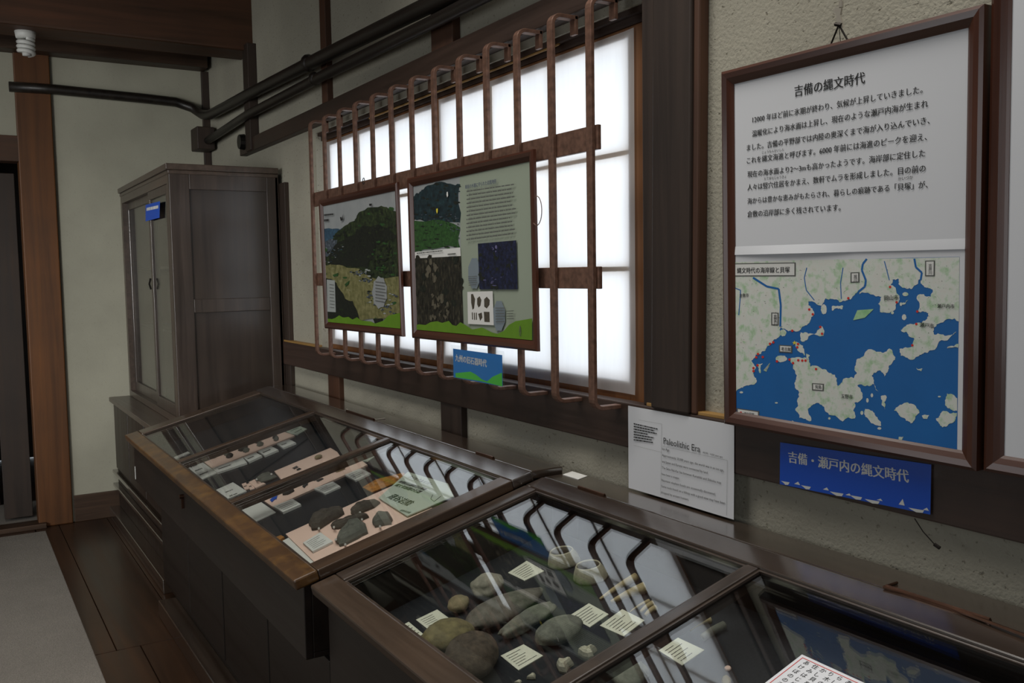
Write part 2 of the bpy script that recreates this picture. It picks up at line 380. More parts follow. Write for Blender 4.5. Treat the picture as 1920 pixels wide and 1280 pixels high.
structure(box('trim_24', .55, .80, YF, .03, 2.98, 3.4, 'dark_y', bevel=.012))
structure(box('trim_6', -.01, .022, -.026, .03, .9, 2.83, 'dark_z'))  # corner strip
structure(box('trim_7', .99, 1.09, -.03, .03, 2.2, 2.78, 'dark_z'))                # post left of nageshi
structure(box('trim_8', 2.165, 2.235, -.008, .03, 2.25, ZC, 'post_z'))
structure(box('trim_9', 3.27, 3.43, -.01, .03, 2.25, ZC, 'post_z'))
structure(box('trim_10', 2.12, 2.26, -.004, .03, 0, 1.05, 'post_z'))
structure(box('trim_11', 3.27, 3.425, -.004, .03, 0, 1.05, 'dark_z'))
# long beams over and under the window
mb = MB(); mb.box(.83, 4.60, -.02, .045, 2.195, 2.272); structure(mb.build('trim_12', 'dark_x', bevel=.004))
structure(box('trim_13', 1.42, XR, -.012, .03, 1.04, 1.158, 'dark_x', bevel=.004))
structure(box('trim_14', 1.42, 1.99, -.006, .02, 1.158, 1.168, 'gold', bevel=.001))
structure(box('trim_25', 4.42, XR, -.006, .02, 1.158, 1.166, 'gold', bevel=.001))
# grooved head and sill of the window
mb = MB(); mb.box(1.99, 4.403, .03, .045, 2.155, 2.195).box(1.99, 4.403, .047, .14, 2.135, 2.18); structure(mb.build('trim_15', 'dark_x'))
mb = MB(); mb.box(1.99, 4.403, .0, .14, 1.120, 1.150)
for yy in (.012, .028): mb.box(1.99, 4.403, yy, yy + .008, 1.150, 1.156)
structure(mb.build('trim_16', 'sash'))
structure(box('trim_17', 4.404, 4.46, -.002, .14, 1.158, 2.195, 'dark_z', bevel=.003))
P0 = WALL(0.0)
# heavy post right of the window (leans a touch, as old timber does)
a, b_ = P0.at(1228, 15), P0.at(1217.5, 753); c_, d_ = P0.at(1311, 0), P0.at(1303, 765)
def leanpost(name, xb0, xb1, xt0, xt1, z0, z1, y0, y1, mat):
    return structure(MB().hexa([(xb0, y0, z0), (xb1, y0, z0), (xb1, y1, z0), (xb0, y1, z0), (xt0, y0, z1), (xt1, y0, z1), (xt1, y1, z1), (xt0, y1, z1)]).build(name, mat, bevel=.005))
leanpost('trim_18', 4.452, 4.588, 4.468, 4.602, 1.158, 2.30, -.02, .02, 'dark_z')
leanpost('trim_19', 4.588, 4.608, 4.602, 4.622, 1.158, 2.30, -.012, .02, 'post_z')
structure(box('trim_20', 4.625, XR, -.02, .02, 2.26, 2.36, 'dark_x'))
structure(box('wall_strip_21', 1.40, 1.57, -.004, .02, .93, 1.98, 'dark_z'))  # flat dark upright strip on the wall beside the cabinet
structure(box('trim_22', 4.60, 4.66, -.0, .02, 2.36, ZC, 'dark_z'))
# ------------------------------------------------------------------ window: two sashes with a lattice behind paper
YP = .05
PW = WALL(YP)
def sash(name, x0, x1, cols, ox0, ox1, y0):
    mb = MB(); z0, z1 = 1.150, 2.135; oz0, oz1 = 1.205, 2.105
    mb.box(x0, ox0, y0, y0 + .03, z0, z1).box(ox1, x1, y0, y0 + .03, z0, z1).box(ox0, ox1, y0, y0 + .03, z0, oz0).box(ox0, ox1, y0, y0 + .03, oz1, z1)
    fr = structure(mb.build(name, 'sash', bevel=.002))
    k = MB(); n = len(cols)
    for x in cols: k.box(x - .009, x + .009, y0 - .0012, y0 + .016, oz0, oz1)
    for z in (1.505, 1.812): k.box(ox0, ox1, y0 - .0010, y0 + .015, z - .007, z + .007)
    k.build('lattice', 'kumiko', fr)
    return fr
wf1 = sash('window_1', 2.02, 3.19, (2.42, 2.79), 2.07, 3.15, .062)
wf2 = sash('window_2', 3.185, 4.402, (3.573, 3.925), 3.225, 4.285, .052)
def paper(parent, x0, x1, z0, z1, y0, seed):
    nx, nz = 24, 20; vs = []; fs = []
    for j in range(nz + 1):
        for i in range(nx + 1):
            u, v = i / nx, j / nz; e = max(0, abs(u - .5) * 2 - .93) * .05 + max(0, .1 - v) * .03
            vs.append((x0 + (x1 - x0) * u, y0 - e - .0015 * noise.noise(Vector((u * 4, v * 4, seed))), z0 + (z1 - z0) * v))
    for j in range(nz):
        for i in range(nx): k = j * (nx + 1) + i; fs.append((k, k + 1, k + nx + 2, k + nx + 1))
    mk('shoji_paper', vs, fs, 'shoji', parent, smooth=True)
paper(wf1, 2.03, 3.165, 1.175, 2.125, .0595, 1)
paper(wf2, 3.21, 4.315, 1.170, 2.126, .0495, 5)
# pale rod and cord under the long beam
tag(MB().tube([(2.60, .036, 2.150), (3.50, .036, 2.1505), (3.97, .036, 2.152), (3.99, .036, 2.153)], .004).build('curtain_rod', 'gold'), 'thin pale rod lying along the groove above the paper window', 'rod')

# ------------------------------------------------------------------ iron grille
gr = empty('window_grille', (3.25, -.10, 1.13), 'brown metal grille of thirteen bent bars standing in front of the paper window', 'window grille')
YB = -.10; xs = [2.242 + i * (4.313 - 2.242) / 12 for i in range(13)]
zt = 2.187; zb = 1.140
for i, x in enumerate(xs):
    mb = MB(); wd = .0125; th = .011; rr = .03
    path = [(0.0, zt)]
    def arc(cy, cz, a0, a1):
        return [(cy + rr * math.cos(t), cz + rr * math.sin(t)) for t in [math.radians(a0 + (a1 - a0) * j / 5) for j in range(6)]]
    # outer profile in y,z : up from the wall return, around both bends
    outer = [(-.012, zt)] + arc(YB + rr, zt - rr, 90, 180) + arc(YB + rr, zb + rr, 180, 270) + [(.0, zb)]
    rr2 = rr - th
    inner = [(-.012, zt - th)] + [(YB + rr + rr2 * math.cos(math.radians(90 + 18 * j)), zt - rr + rr2 * math.sin(math.radians(90 + 18 * j))) for j in range(6)] + [(YB + rr + rr2 * math.cos(math.radians(180 + 18 * j)), zb + rr + rr2 * math.sin(math.radians(180 + 18 * j))) for j in range(6)] + [(.0, zb + th)]
    n_ = len(outer); vs = []
    for X in (x - wd, x + wd): vs += [(X, a_, b2) for a_, b2 in outer] + [(X, a_, b2) for a_, b2 in inner]
    fs = []; m2 = 2 * n_
    for j in range(n_ - 1):
        fs += [(j, j + 1, m2 + j + 1, m2 + j), (n_ + j + 1, n_ + j, m2 + n_ + j, m2 + n_ + j + 1), (j + 1, j, n_ + j, n_ + j + 1), (m2 + j, m2 + j + 1, m2 + n_ + j + 1, m2 + n_ + j)]
    fs += [(0, m2, m2 + n_, n_), (n_ - 1, 2 * n_ - 1, m2 + 2 * n_ - 1, m2 + n_ - 1)]
    mb.add(vs, fs).box(x - wd, x + wd, -.024, -.013, zt - .05, zt)
    mb.build('bar', 'bars', gr, bevel=.0015)
for z0, z1 in ((1.806, 1.868), (1.455, 1.512)): box('rail', 2.225, 4.335, YB + th + .0005, YB + th + .012, z0, z1, 'bars', gr, bevel=.002)

# ------------------------------------------------------------------ framed pictures
def picture(kind, label, cat, x, z, wd, ht, y, lean, roll, mw, depth, yaw=0, group=None):
    u = Vector((math.cos(yaw) * math.cos(roll), math.sin(yaw) * math.cos(roll), math.sin(roll))); v = Vector((-math.sin(roll), -math.sin(lean), math.cos(lean)))
    P = Plane((x, y, z), u, v)                     # front plane of the moulding, origin lower left
    e = empty(kind, P.p(wd / 2, 0, -depth), label, cat, group)
    # mitred moulding with a raised outer lip: profile (inset, height)
    prof = [(0, -depth), (0, -.004), (.006, 0), (mw * .55, -.002), (mw * .85, -.007), (mw, -.010), (mw, -depth + .0003)]
    mb = MB(); corners = lambda s_: [(s_, s_), (wd - s_, s_), (wd - s_, ht - s_), (s_, ht - s_)]
    vs = []
    for s_, h in prof: vs += [P.p(a_, b2, h) for a_, b2 in corners(s_)]
    for j in range(len(prof) - 1):
        for k in range(4):
            k2 = (k + 1) % 4; mb.add([vs[4 * j + k], vs[4 * j + k2], vs[4 * j + 4 + k2], vs[4 * j + 4 + k]], [(0, 1, 2, 3)], k % 2)
    mb.build('moulding', ['frame', 'framev'], e)
    MB().pbox(P, .004, wd - .004, .004, ht - .004, -depth - .001, -depth + .0004).build('backboard', 'dark_z', e)
    return e, P, P.off(-.012), (mw, wd - mw, mw, ht - mw)
def sheet(P, e, r, mats, layers, name='print', nr=None):
    mb = MB(); a0, a1, b0, b1 = r; mb.add([P.p(a0, b0, 0), P.p(a1, b0, 0), P.p(a1, b1, 0), P.p(a0, b1, 0)], [(0, 1, 2, 3)], 0)
    for i, (mi, pts, T) in enumerate(layers): poly_px(mb, P, rough(pts, .12, 2, i) if len(pts) > 5 and mi not in (nr or ()) else pts, mi, .00001 * (i + 1) + .0001, T, r)
    return mb.build(name, mats, e)

def blobs(T, poly, n, sz, mis, seed=0, asp=.6):
    """irregular little patches of foliage, roofs or rock scattered inside a printed picture"""
    r = random.Random(seed); xs_ = [p[0] for p in poly]; ys_ = [p[1] for p in poly]; out = []
    while len(out) < n:
        x, y = r.uniform(min(xs_), max(xs_)), r.uniform(min(ys_), max(ys_)); ins = False; j = len(poly) - 1
        for i in range(len(poly)):
            if (poly[i][1] > y) != (poly[j][1] > y) and x < (poly[j][0] - poly[i][0]) * (y - poly[i][1]) / (poly[j][1] - poly[i][1]) + poly[i][0]: ins = not ins
            j = i
        if not ins: n -= .2; continue
        k = r.randint(5, 8); a = r.uniform(.4, 1) * sz
        out.append((r.choice(mis), [(x + a * r.uniform(.5, 1) * math.cos(6.283 * i / k), y + a * asp * r.uniform(.5, 1) * math.sin(6.283 * i / k)) for i in range(k)], T))
    return out
def rough(q, amp, it, seed=0):
    r = random.Random(seed + len(q))
    for _ in range(it):
        o = []
        for i in range(len(q)):
            a, b = q[i], q[(i + 1) % len(q)]; L = math.hypot(b[0] - a[0], b[1] - a[1]); k = r.uniform(-amp, amp) if L > 3 else 0
            edge = (a[0] <= 80 and b[0] <= 80) or (a[1] <= 90 and b[1] <= 90) or (a[0] >= 966 and b[0] >= 966)
            if edge: k = 0
            o += [a, ((a[0] + b[0]) / 2 - (b[1] - a[1]) * k, (a[1] + b[1]) / 2 + (b[0] - a[0]) * k)]
        q = o
    return q
# the big poster with the map
bigL = 'large brown framed poster with Japanese text over a blue and white coastal map'
E1, PF, PI, rr_ = picture('framed_poster', bigL, 'framed poster', 4.729, 1.157, .587, .766, -.045, math.radians(1.1), math.radians(-.35), .030, .028, math.radians(.2))
T7 = lambda x, y: (1340 + x * .375, y * .375)
T8 = lambda x, y: (1340 + x * .469, 450 + y * .469)
a0, a1, b0, b1 = rr_
bm = PI.uv(PI.at(*T8(72, 855)))[1]; bt = PI.uv(PI.at(*T8(72, 75)))[1]
mb = MB(); mb.add([PI.p(a0, b0), PI.p(a1, b0), PI.p(a1, b1), PI.p(a0, b1)], [(0, 1, 2, 3)])
mb.build('print', 'paperw', E1)
# lower sheet carrying the map, upper sheet overlapping it with a slight curl
msh = MB().pbox(PI, a0, a1, b0, PI.uv(PI.at(*T8(72, 52)))[1], .0002, .0006).build('map_sheet', 'paperw', E1)
sq = lambda k: [(a_, b2) for a_, b2 in k]
mapr = [(76, 88), (980, 66), (970, 853), (76, 708)]
land = [
 [(76, 88), (325, 80), (605, 75), (800, 72), (980, 67), (978, 325), (905, 330), (877, 350), (880, 378), (935, 380), (968, 366), (940, 392), (870, 440), (830, 455), (800, 475), (745, 462), (740, 435), (790, 425), (800, 395), (770, 368), (745, 360), (790, 335), (812, 330), (850, 315), (856, 292), (815, 285), (810, 225), (865, 226), (874, 200), (840, 188), (824, 150), (815, 172), (790, 195), (752, 190), (735, 153), (712, 158), (704, 180), (740, 222), (736, 250), (700, 291), (662, 286), (655, 255), (668, 228), (580, 216), (575, 200), (552, 226), (530, 240), (472, 235), (445, 232), (430, 262), (375, 245), (385, 270), (398, 300), (370, 340), (330, 365), (286, 358), (265, 347), (255, 390), (226, 415), (205, 440), (165, 458), (148, 482), (165, 505), (155, 530), (170, 560), (130, 580), (96, 595), (84, 620), (76, 612)],
 [(300, 475), (380, 480), (385, 506), (440, 515), (490, 552), (493, 585), (513, 560), (556, 552), (570, 530), (568, 478), (610, 441), (660, 446), (700, 433), (715, 458), (722, 478), (700, 500), (695, 522), (680, 545), (662, 520), (630, 540), (640, 580), (657, 606), (633, 574), (572, 580), (592, 620), (560, 650), (562, 712), (470, 700), (440, 668), (410, 650), (376, 672), (387, 722), (340, 710), (324, 680), (331, 640), (323, 580), (330, 540), (316, 495)],
 [(345, 368), (375, 374), (430, 343), (437, 382), (375, 386), (352, 406)], [(326, 405), (342, 415), (362, 462), (352, 450)], [(366, 455), (382, 462), (378, 480), (368, 476)],
 ell(268, 474, 23, 13), ell(438, 276, 12, 20), [(470, 264), (515, 262), (512, 276), (472, 282)], ell(275, 370, 13, 14),
 [(665, 625), (686, 620), (682, 676), (668, 655)], [(718, 680), (760, 650), (800, 658), (820, 690), (785, 732), (750, 708)], [(600, 670), (640, 690), (667, 742), (640, 736), (603, 705)],
 [(830, 700), (858, 698), (852, 712), (836, 713)], [(930, 612), (971, 632), (971, 682), (930, 668), (922, 640)], [(886, 712), (915, 682), (970, 690), (962, 722), (912, 748)],
 [(738, 786), (755, 784), (748, 815), (736, 810)], [(172, 495), (194, 493), (184, 532)], [(196, 520), (224, 490), (208, 526)], ell(764, 216, 12, 8), [(742, 250), (776, 238), (762, 256), (746, 264)],
 ell(759, 308, 9, 12), [(808, 510), (834, 514), (826, 524)], [(310, 720), (330, 742), (316, 736)], ell(366, 742, 9, 9), [(930, 432), (978, 416), (974, 430)], ell(108, 608, 7, 4), ell(590, 690, 6, 8), ell(630, 620, 5, 8), ell(405, 752, 6, 5), ell(460, 712, 5, 5), ell(532, 778, 5, 4), ell(712, 290, 6, 6), ell(612, 640, 5, 9), ell(660, 752, 8, 5), ell(852, 830, 6, 4), ell(900, 625, 6, 3), ell(248, 650, 6, 3)]
layers = []
mb = MB(); poly_px(mb, PI, mapr, 0, .0008, T8, rr_)
for i_, q in enumerate(land): poly_px(mb, PI, rough(q, .22, 3, i_), 1, .0011, T8, rr_)
poly_px(mb, PI, [(555, 320), (572, 280), (638, 275), (602, 310)], 2, .0013, T8)
def line_px(pts, wpx, mi, T=T8, P=PI, h=.0013, mbb=None):
    for i in range(len(pts) - 1):
        (x0, y0), (x1, y1) = pts[i], pts[i + 1]; L = math.hypot(x1 - x0, y1 - y0); nx, ny = -(y1 - y0) / L * wpx / 2, (x1 - x0) / L * wpx / 2
        poly_px(mbb or mb, P, [(x0 + nx, y0 + ny), (x1 + nx, y1 + ny), (x1 - nx, y1 - ny), (x0 - nx, y0 - ny)], mi, h, T)
for pts in ([(155, 150), (210, 185), (258, 195), (266, 260), (264, 346)], [(610, 75), (594, 95), (590, 120), (606, 160), (603, 185), (578, 205)], [(800, 74), (806, 108), (830, 130), (825, 160)]): line_px(pts, 8, 0)
for pts in ([(80, 190), (105, 200), (103, 240), (98, 300)], [(370, 110), (360, 150), (368, 200), (400, 240)], [(515, 110), (505, 170), (508, 235)], [(680, 84), (690, 120), (700, 160)]): line_px(pts, 3.5, 0)
for x, y in [(703, 187), (729, 248), (812, 285), (808, 335), (792, 420), (536, 232), (380, 277), (394, 296), (312, 362), (424, 347), (431, 374), (335, 415), (332, 428), (223, 414), (236, 408), (175, 455), (168, 468), (194, 467), (173, 500), (157, 511), (157, 523), (251, 484), (301, 477), (315, 491), (336, 480), (352, 481), (365, 481), (407, 515)]: poly_px(mb, PI, ell(x, y, 5.2, 5.2, 8), 3, .0014, T8)
poly_px(mb, PI, [(321, 401), (324, 407), (330, 408), (325, 412), (327, 418), (321, 414), (315, 418), (317, 412), (312, 408), (318, 407)], 4, .0014, T8)
for q in ([(80, 93), (326, 89), (326, 144), (80, 145)], [(545, 129), (581, 128), (581, 169), (545, 170)], [(843, 82), (883, 81), (882, 144), (843, 144)], [(228, 289), (258, 290), (258, 341), (228, 340)], [(259, 418), (312, 421), (312, 451), (259, 448)], [(391, 571), (439, 574), (438, 603), (391, 600)], [(90, 671), (180, 683), (180, 714), (90, 702)]):
    poly_px(mb, PI, q, 6, .0015, T8); c = (sum(p[0] for p in q) / 4, sum(p[1] for p in q) / 4)
    poly_px(mb, PI, [(c[0] + (p[0] - c[0]) * (1 - 5 / abs(p[0] - c[0])), c[1] + (p[1] - c[1]) * (1 - 4 / abs(p[1] - c[1]))) for p in q], 5, .0017, T8)
poly_px(mb, PI, ell(107, 689, 5, 5, 8), 3, .0019, T8)
rg = random.Random(11)
for k in range(150):
    x, y = rg.uniform(90, 960), rg.uniform(95, 440)
    inside = False; q = land[0]; j = len(q) - 1
    for i in range(len(q)):
        if (q[i][1] > y) != (q[j][1] > y) and x < (q[j][0] - q[i][0]) * (y - q[i][1]) / (q[j][1] - q[i][1]) + q[i][0]: inside = not inside
        j = i
    if inside: s_ = rg.uniform(1.5, 4); poly_px(mb, PI, [(x, y), (x + s_, y), (x + s_, y + 2), (x, y + 2)], 6, .00125, T8)
mb.build('coast_map', ['sea', 'land', 'land2', 'redink', 'yellow', 'white', 'inkg'], E1)
Pm = PI.off(.0019)
for s_, a_, b2 in (('縄文時代の海岸線と貝塚', (90, 131), (300, 128)), ('考古館', (266, 441), (304, 443)), ('児島', (402, 592), (427, 593)), ('縄文貝塚', (118, 698), (158, 702)), ('岡山市', (678, 240), (735, 238)), ('瀬戸内市', (890, 270), (958, 272)), ('瀬戸市', (820, 345), (876, 352)), ('倉敷市', (100, 228), (136, 226)), ('玉野市', (505, 630), (552, 634))):
    mb = MB(); text_px(mb, Pm, s_, T8(*a_), T8(*b2), bold=.02, h=.0002); mb.build('place_name', 'ink', E1)
for s_, x, y in (('高梁川', 243, 300), ('旭川', 563, 138), ('吉井川', 862, 95)):
    mb = MB()
    for k, ch in enumerate(s_): text_px(mb, Pm, ch, T8(x - 7, y + 13 + 14 * k), T8(x + 6, y + 13 + 14 * k), h=.0002)
    mb.build('place_name', 'ink', E1)
mb = MB(); Pt = PI.off(.0004)
text_px(mb, Pt, '吉備の縄文時代', T7(400, 480), T7(752, 412), bold=.02)
for s_, a_, b2 in (('12000 年ほど前に氷期が終わり、気候が上昇していきました。', (190, 612), (1040, 462)),
    ('温暖化により海水面は上昇し、現在のような瀬戸内海が生まれ', (188, 682), (1068, 532)), ('ました。吉備の平野部では内陸の奥深くまで海が入り込んでいき、', (162, 752), (1076, 616)),
    ('これを縄文海進と呼びます。6000 年前には海進のピークを迎え、', (162, 817), (1062, 698)), ('現在の海水面より2～3mも高かったようです。海岸部に定住した', (165, 885), (1053, 780)),
    ('人々は竪穴住居をかまえ、数軒でムラを形成しました。目の前の', (165, 950), (1055, 856)), ('海からは豊かな恵みがもたらされ、暮らしの痕跡である「貝塚」が、', (165, 1018), (1066, 936)),
    ('倉敷の沿岸部に多く残されています。', (165, 1084), (630, 1050))): text_px(mb, Pt, s_, T7(*a_), T7(*b2), bold=.014)
for s_, a_, b2 in (('じょうもんかいしん', (238, 768), (348, 753)), ('たてあなじゅうきょ', (248, 900), (358, 888)), ('かいづか', (918, 902), (992, 894))): text_px(mb, Pt, s_, T7(*a_), T7(*b2), bold=0)
mb.split('lettering', 'ink', E1)
# curled lower edge of the upper sheet
k0, k1 = PI.uv(PI.at(*T8(72, 52)))[1], PI.uv(PI.at(*T8(72, 30)))[1]
mb = MB(); n_ = 12
for i in range(n_ + 1):
    x = a0 + (a1 - a0) * i / n_; cu = .0015 + .003 * max(0, math.sin(i / n_ * 5.5))
    mb.v += [PI.p(x, k1 + .002, .0006), PI.p(x, k0 + .006, .001 + cu * .4), PI.p(x, k0 - .004, .001 + cu)]
for i in range(n_):
    for j in range(2): mb.f.append((3 * i + j + 1, 3 * i + 4 + j, 3 * i + 3 + j, 3 * i + j)); mb.mi.append(0)
mb.build('sheet_edge', 'paperw', E1, smooth=True)
# hanging hook and cords
hk = empty('picture_hook', P0.at(1580, 30), 'steel hanging hook with black cord above the large framed poster', 'hook')
Pk = WALL(-.035)
A = lambda x, y: T7(x, y)
MB().tube([Pk.at(*A(632, -80)), Pk.at(*A(632, 20))], .0022, 8).tube([Pk.at(*A(632, 8)), Pk.at(*A(632, 38))], .0042, 10).build('rod', 'steel', hk)
q = [Pk.at(*A(*z)) for z in ((598, 52), (610, 38), (640, 42), (634, 75), (648, 140), (622, 140), (612, 70))]
MB().prism(q[::-1], (0, -1, 0), .004).build('hook', 'steel', hk)
mb = MB(); top = Pk.at(*A(628, 125)) + Vector((0, -.004, 0))
for z in ((560, 222), (690, 190), (634, 204)):
    e2 = Pk.at(*A(*z)); mb.tube([top, e2 - Vector((0, 0, .02))], .0018 if z[0] != 634 else .0007, 6)
mb.tube([top + Vector((-.008, 0, .003)), top + Vector((.006, 0, -.002))], .004, 8)
mb.build('cord', 'iron', hk)

# the second framed poster at the right edge
E2, PF2, PI2, r2 = picture('framed_poster', 'second brown framed poster cut off by the right edge of the photograph', 'framed poster', 5.330, 1.157, .587, .90, -.045, math.radians(.6), 0, .030, .028)
MB().pbox(PI2, r2[0], r2[1], r2[2], r2[3], 0, .0005).build('print', 'paperw', E2)

# left picture on the grille
E3, PF3, PI3, r3 = picture('framed_picture', 'brown framed aerial photograph of a wooded mountain hung on the window grille', 'framed picture', 2.396, 1.272, .803, .551, -.115, math.radians(.9), math.radians(.3), .028, .013)
TA = lambda x, y: (590 + x * .25, 320 + y * .25)
mats3 = ['psky', 'phill', 'pmount', 'pforest', 'pfield', 'ptown', 'grass', 'pnote', 'pgreen', 'psky', 'pfield2']
mtn = [(40, 590), (140, 505), (175, 450), (230, 410), (300, 375), (315, 340), (345, 305), (400, 275), (500, 262), (540, 272), (640, 300), (650, 820), (400, 800), (60, 720)]
fld = [(40, 705), (150, 705), (220, 712), (340, 735), (430, 800), (650, 790), (650, 1090), (520, 1110), (350, 1125), (40, 1100)]
sheet(PI3, E3, r3, mats3, [(1, [(30, 442), (130, 436), (190, 440), (260, 400), (320, 400), (330, 560), (30, 600)], TA), (2, mtn, TA),
 (5, [(40, 560), (130, 510), (170, 520), (140, 600), (64, 690), (40, 690)], TA)] + blobs(TA, mtn, 70, 34, (2, 2, 3, 8), 1) +
 [(3, [(110, 650), (150, 560), (300, 480), (360, 410), (480, 400), (560, 440), (640, 500), (460, 560), (430, 650), (400, 730), (220, 712), (110, 700)], TA)] +
 blobs(TA, [(110, 480), (560, 400), (600, 720), (300, 720), (110, 690)], 80, 26, (3, 3, 2, 3), 2) + blobs(TA, [(430, 540), (600, 520), (600, 760), (440, 780)], 40, 22, (8, 8, 3, 2), 3) +
 blobs(TA, [(60, 540), (250, 560), (130, 690), (64, 690)], 30, 12, (5, 5, 7, 1), 12, .4) +
 [(4, fld, TA)] + blobs(TA, fld, 60, 30, (4, 4, 10, 8), 4, .5) + blobs(TA, [(270, 760), (330, 735), (420, 735), (440, 800), (430, 850), (340, 840)], 40, 18, (5, 5, 3, 7), 5, .5) +
 blobs(TA, [(400, 900), (620, 900), (620, 1090), (540, 1080), (470, 1030), (400, 1000)], 55, 18, (5, 3, 5, 7), 6, .5) +
 [(3, [(40, 800), (130, 810), (170, 840), (200, 900), (235, 965), (290, 975), (320, 1040), (350, 1130), (40, 1120)], TA)] + blobs(TA, [(60, 820), (170, 860), (300, 1000), (330, 1100), (70, 1100)], 25, 24, (3, 2, 3), 7) +
 [(3, [(445, 1110), (515, 1105), (510, 1150), (460, 1150)], TA),
 (8, [(140, 780), (185, 765), (180, 790), (150, 795)], TA), (8, [(232, 850), (270, 820), (262, 850), (238, 868)], TA),
 (6, [(40, 1130), (110, 1108), (135, 1112), (160, 1104), (190, 1084), (215, 1098), (230, 1100), (260, 1095), (290, 1115), (325, 1098), (355, 1122), (430, 1130), (460, 1145), (520, 1125), (560, 1085), (650, 1065), (650, 1240), (40, 1240)], TA),
 (7, [(97, 815), (158, 822), (165, 1060), (103, 1056)], TA),
 (9, scallop(495, 912, 52, 112, 9, .12), TA)], nr=(6, 7, 9))
mb = MB(); Pz = PI3.off(.0056)
bars_px(mb, Pz, [TA(110, 840), TA(146, 845), TA(152, 1040), TA(114, 1035)], 8, 0, 0, .16)
bars_px(mb, Pz, [TA(455, 820), TA(535, 830), TA(540, 1000), TA(455, 985)], 7, 0, 0, .25)
bars_px(mb, Pz, [TA(70, 325), TA(140, 318), TA(140, 332), TA(70, 340)], 1, 1, 0, .8, 0); bars_px(mb, Pz, [TA(70, 364), TA(104, 360), TA(104, 378), TA(70, 382)], 1, 1, 0, .9, 0)
mb.mark(); poly_px(mb, Pz, [(190, 350), (200, 345), (205, 360), (214, 320), (212, 370), (195, 375)], 1, .0001, TA); mb.mark(); poly_px(mb, Pz, [(408, 248), (428, 246), (428, 262), (410, 264)], 1, .0001, TA)
mb.split('lettering', ['inkg', 'ink'], E3)
mb = MB(); c = Pz.at(*TA(375, 78)); c = Vector((c.x, -.122, c.z)); mb.tube([c + Vector((.009 * math.cos(t), 0, .012 * math.sin(t))) for t in [i * .6 for i in range(11)]], .0016, 6); mb.build('hanging_ring', 'iron', E3)

# right picture on the grille
E4, PF4, PI4, r4 = picture('framed_picture', 'brown framed exhibition panel with text, cave photographs and green lower border', 'framed picture', 3.274, 1.276, .806, .556, -.115, math.radians(.35), math.radians(.28), .030, .013)
TB = lambda x, y: (750 + x * .3125, 270 + y * .3125)
mats4 = ['psheet', 'psky', 'pmount2', 'pgreen', 'white', 'prock', 'prock2', 'pcave', 'grass', 'pflower', 'bronze', 'yellow', 'ptown', 'pforest', 'pviolet']
mt = [(40, 335), (110, 300), (150, 258), (215, 230), (262, 228), (300, 237), (358, 246), (361, 470), (40, 455)]
rk = [(40, 689), (368, 671), (383, 1100), (40, 1110)]
L4 = [(1, [(40, 243), (358, 183), (363, 622), (40, 650)], TB), (2, mt, TB)] + blobs(TB, mt, 70, 22, (2, 2, 13), 1) + blobs(TB, [(66, 425), (358, 415), (361, 470), (66, 465)], 45, 12, (12, 12, 13, 2), 2, .35) + \
 [(3, [(40, 470), (200, 455), (362, 500), (363, 622), (75, 650), (40, 652)], TB)] + blobs(TB, [(68, 470), (360, 500), (360, 620), (76, 645)], 60, 22, (3, 3, 13, 3), 3, .3) + blobs(TB, [(200, 460), (362, 470), (362, 530), (300, 520)], 35, 10, (12, 13, 12), 4, .4) + \
 [(4, [(40, 653), (365, 620), (368, 671), (40, 692)], TB), (5, rk, TB)] + blobs(TB, rk, 90, 26, (5, 5, 13, 5), 5, 1.3) + blobs(TB, [(150, 700), (212, 688), (248, 775), (210, 830), (170, 790)], 16, 20, (6, 6, 5), 6, 1.8) + blobs(TB, [(180, 900), (250, 890), (310, 990), (300, 1070), (180, 1060)], 34, 14, (6, 5, 6), 7, 2.2) + \
 [(9, scallop(452, 775, 36, 90, 8, .1), TB), (9, scallop(600, 1030, 36, 88, 8, .1), TB),
 (7, [(473, 597), (704, 577), (712, 871), (482, 871)], TB)] + blobs(TB, [(485, 610), (690, 600), (700, 860), (490, 860)], 50, 22, (7, 7, 7, 13), 8, 1.2) + blobs(TB, [(510, 800), (610, 770), (640, 850), (520, 855)], 14, 16, (14, 14, 7), 9, .4) + blobs(TB, [(530, 600), (590, 600), (580, 660), (540, 650)], 8, 14, (14, 7), 10, 1.5) + \
 [(4, [(411, 886), (563, 882), (570, 1086), (415, 1078)], TB),
 (10, [(433, 900), (445, 898), (458, 930), (452, 985), (442, 994), (434, 950)], TB), (10, [(470, 925), (485, 912), (496, 935), (490, 970), (478, 980), (470, 960)], TB), (10, [(512, 930), (528, 915), (546, 935), (544, 965), (528, 986), (513, 975)], TB),
 (10, [(438, 1010), (444, 1008), (446, 1052), (440, 1052)], TB), (10, [(450, 1012), (456, 1010), (458, 1054), (452, 1054)], TB), (10, [(462, 1012), (468, 1010), (469, 1054), (463, 1054)], TB), (10, [(476, 1018), (498, 1010), (502, 1040), (488, 1060)], TB), (10, [(510, 1005), (544, 1006), (546, 1068), (514, 1066)], TB),
 (8, [(40, 1105), (120, 1080), (160, 1085), (190, 1068), (230, 1062), (260, 1072), (300, 1060), (322, 1085), (345, 1090), (370, 1068), (400, 1085), (440, 1112), (500, 1100), (560, 1130), (592, 1138), (630, 1120), (660, 1085), (700, 1062), (800, 1045), (800, 1240), (40, 1240)], TB),
 (4, [(287, 288), (294, 286), (296, 310), (290, 320), (286, 305)], TB), (11, [(224, 388), (234, 386), (234, 405), (229, 418), (224, 404)], TB)]
sheet(PI4, E4, r4, mats4, L4, nr=(4, 7, 8, 9, 10, 11))
mb = MB(); Pz = PI4.off(.0062)
text_px(mb, Pz, '眼前の水面に守られた岩陰地形', TB(393, 268), TB(580, 232), mi=1, bold=.02)
bars_px(mb, Pz, [TB(400, 272), TB(692, 228), TB(700, 545), TB(398, 585)], 13, 0, 0, .3, .12)
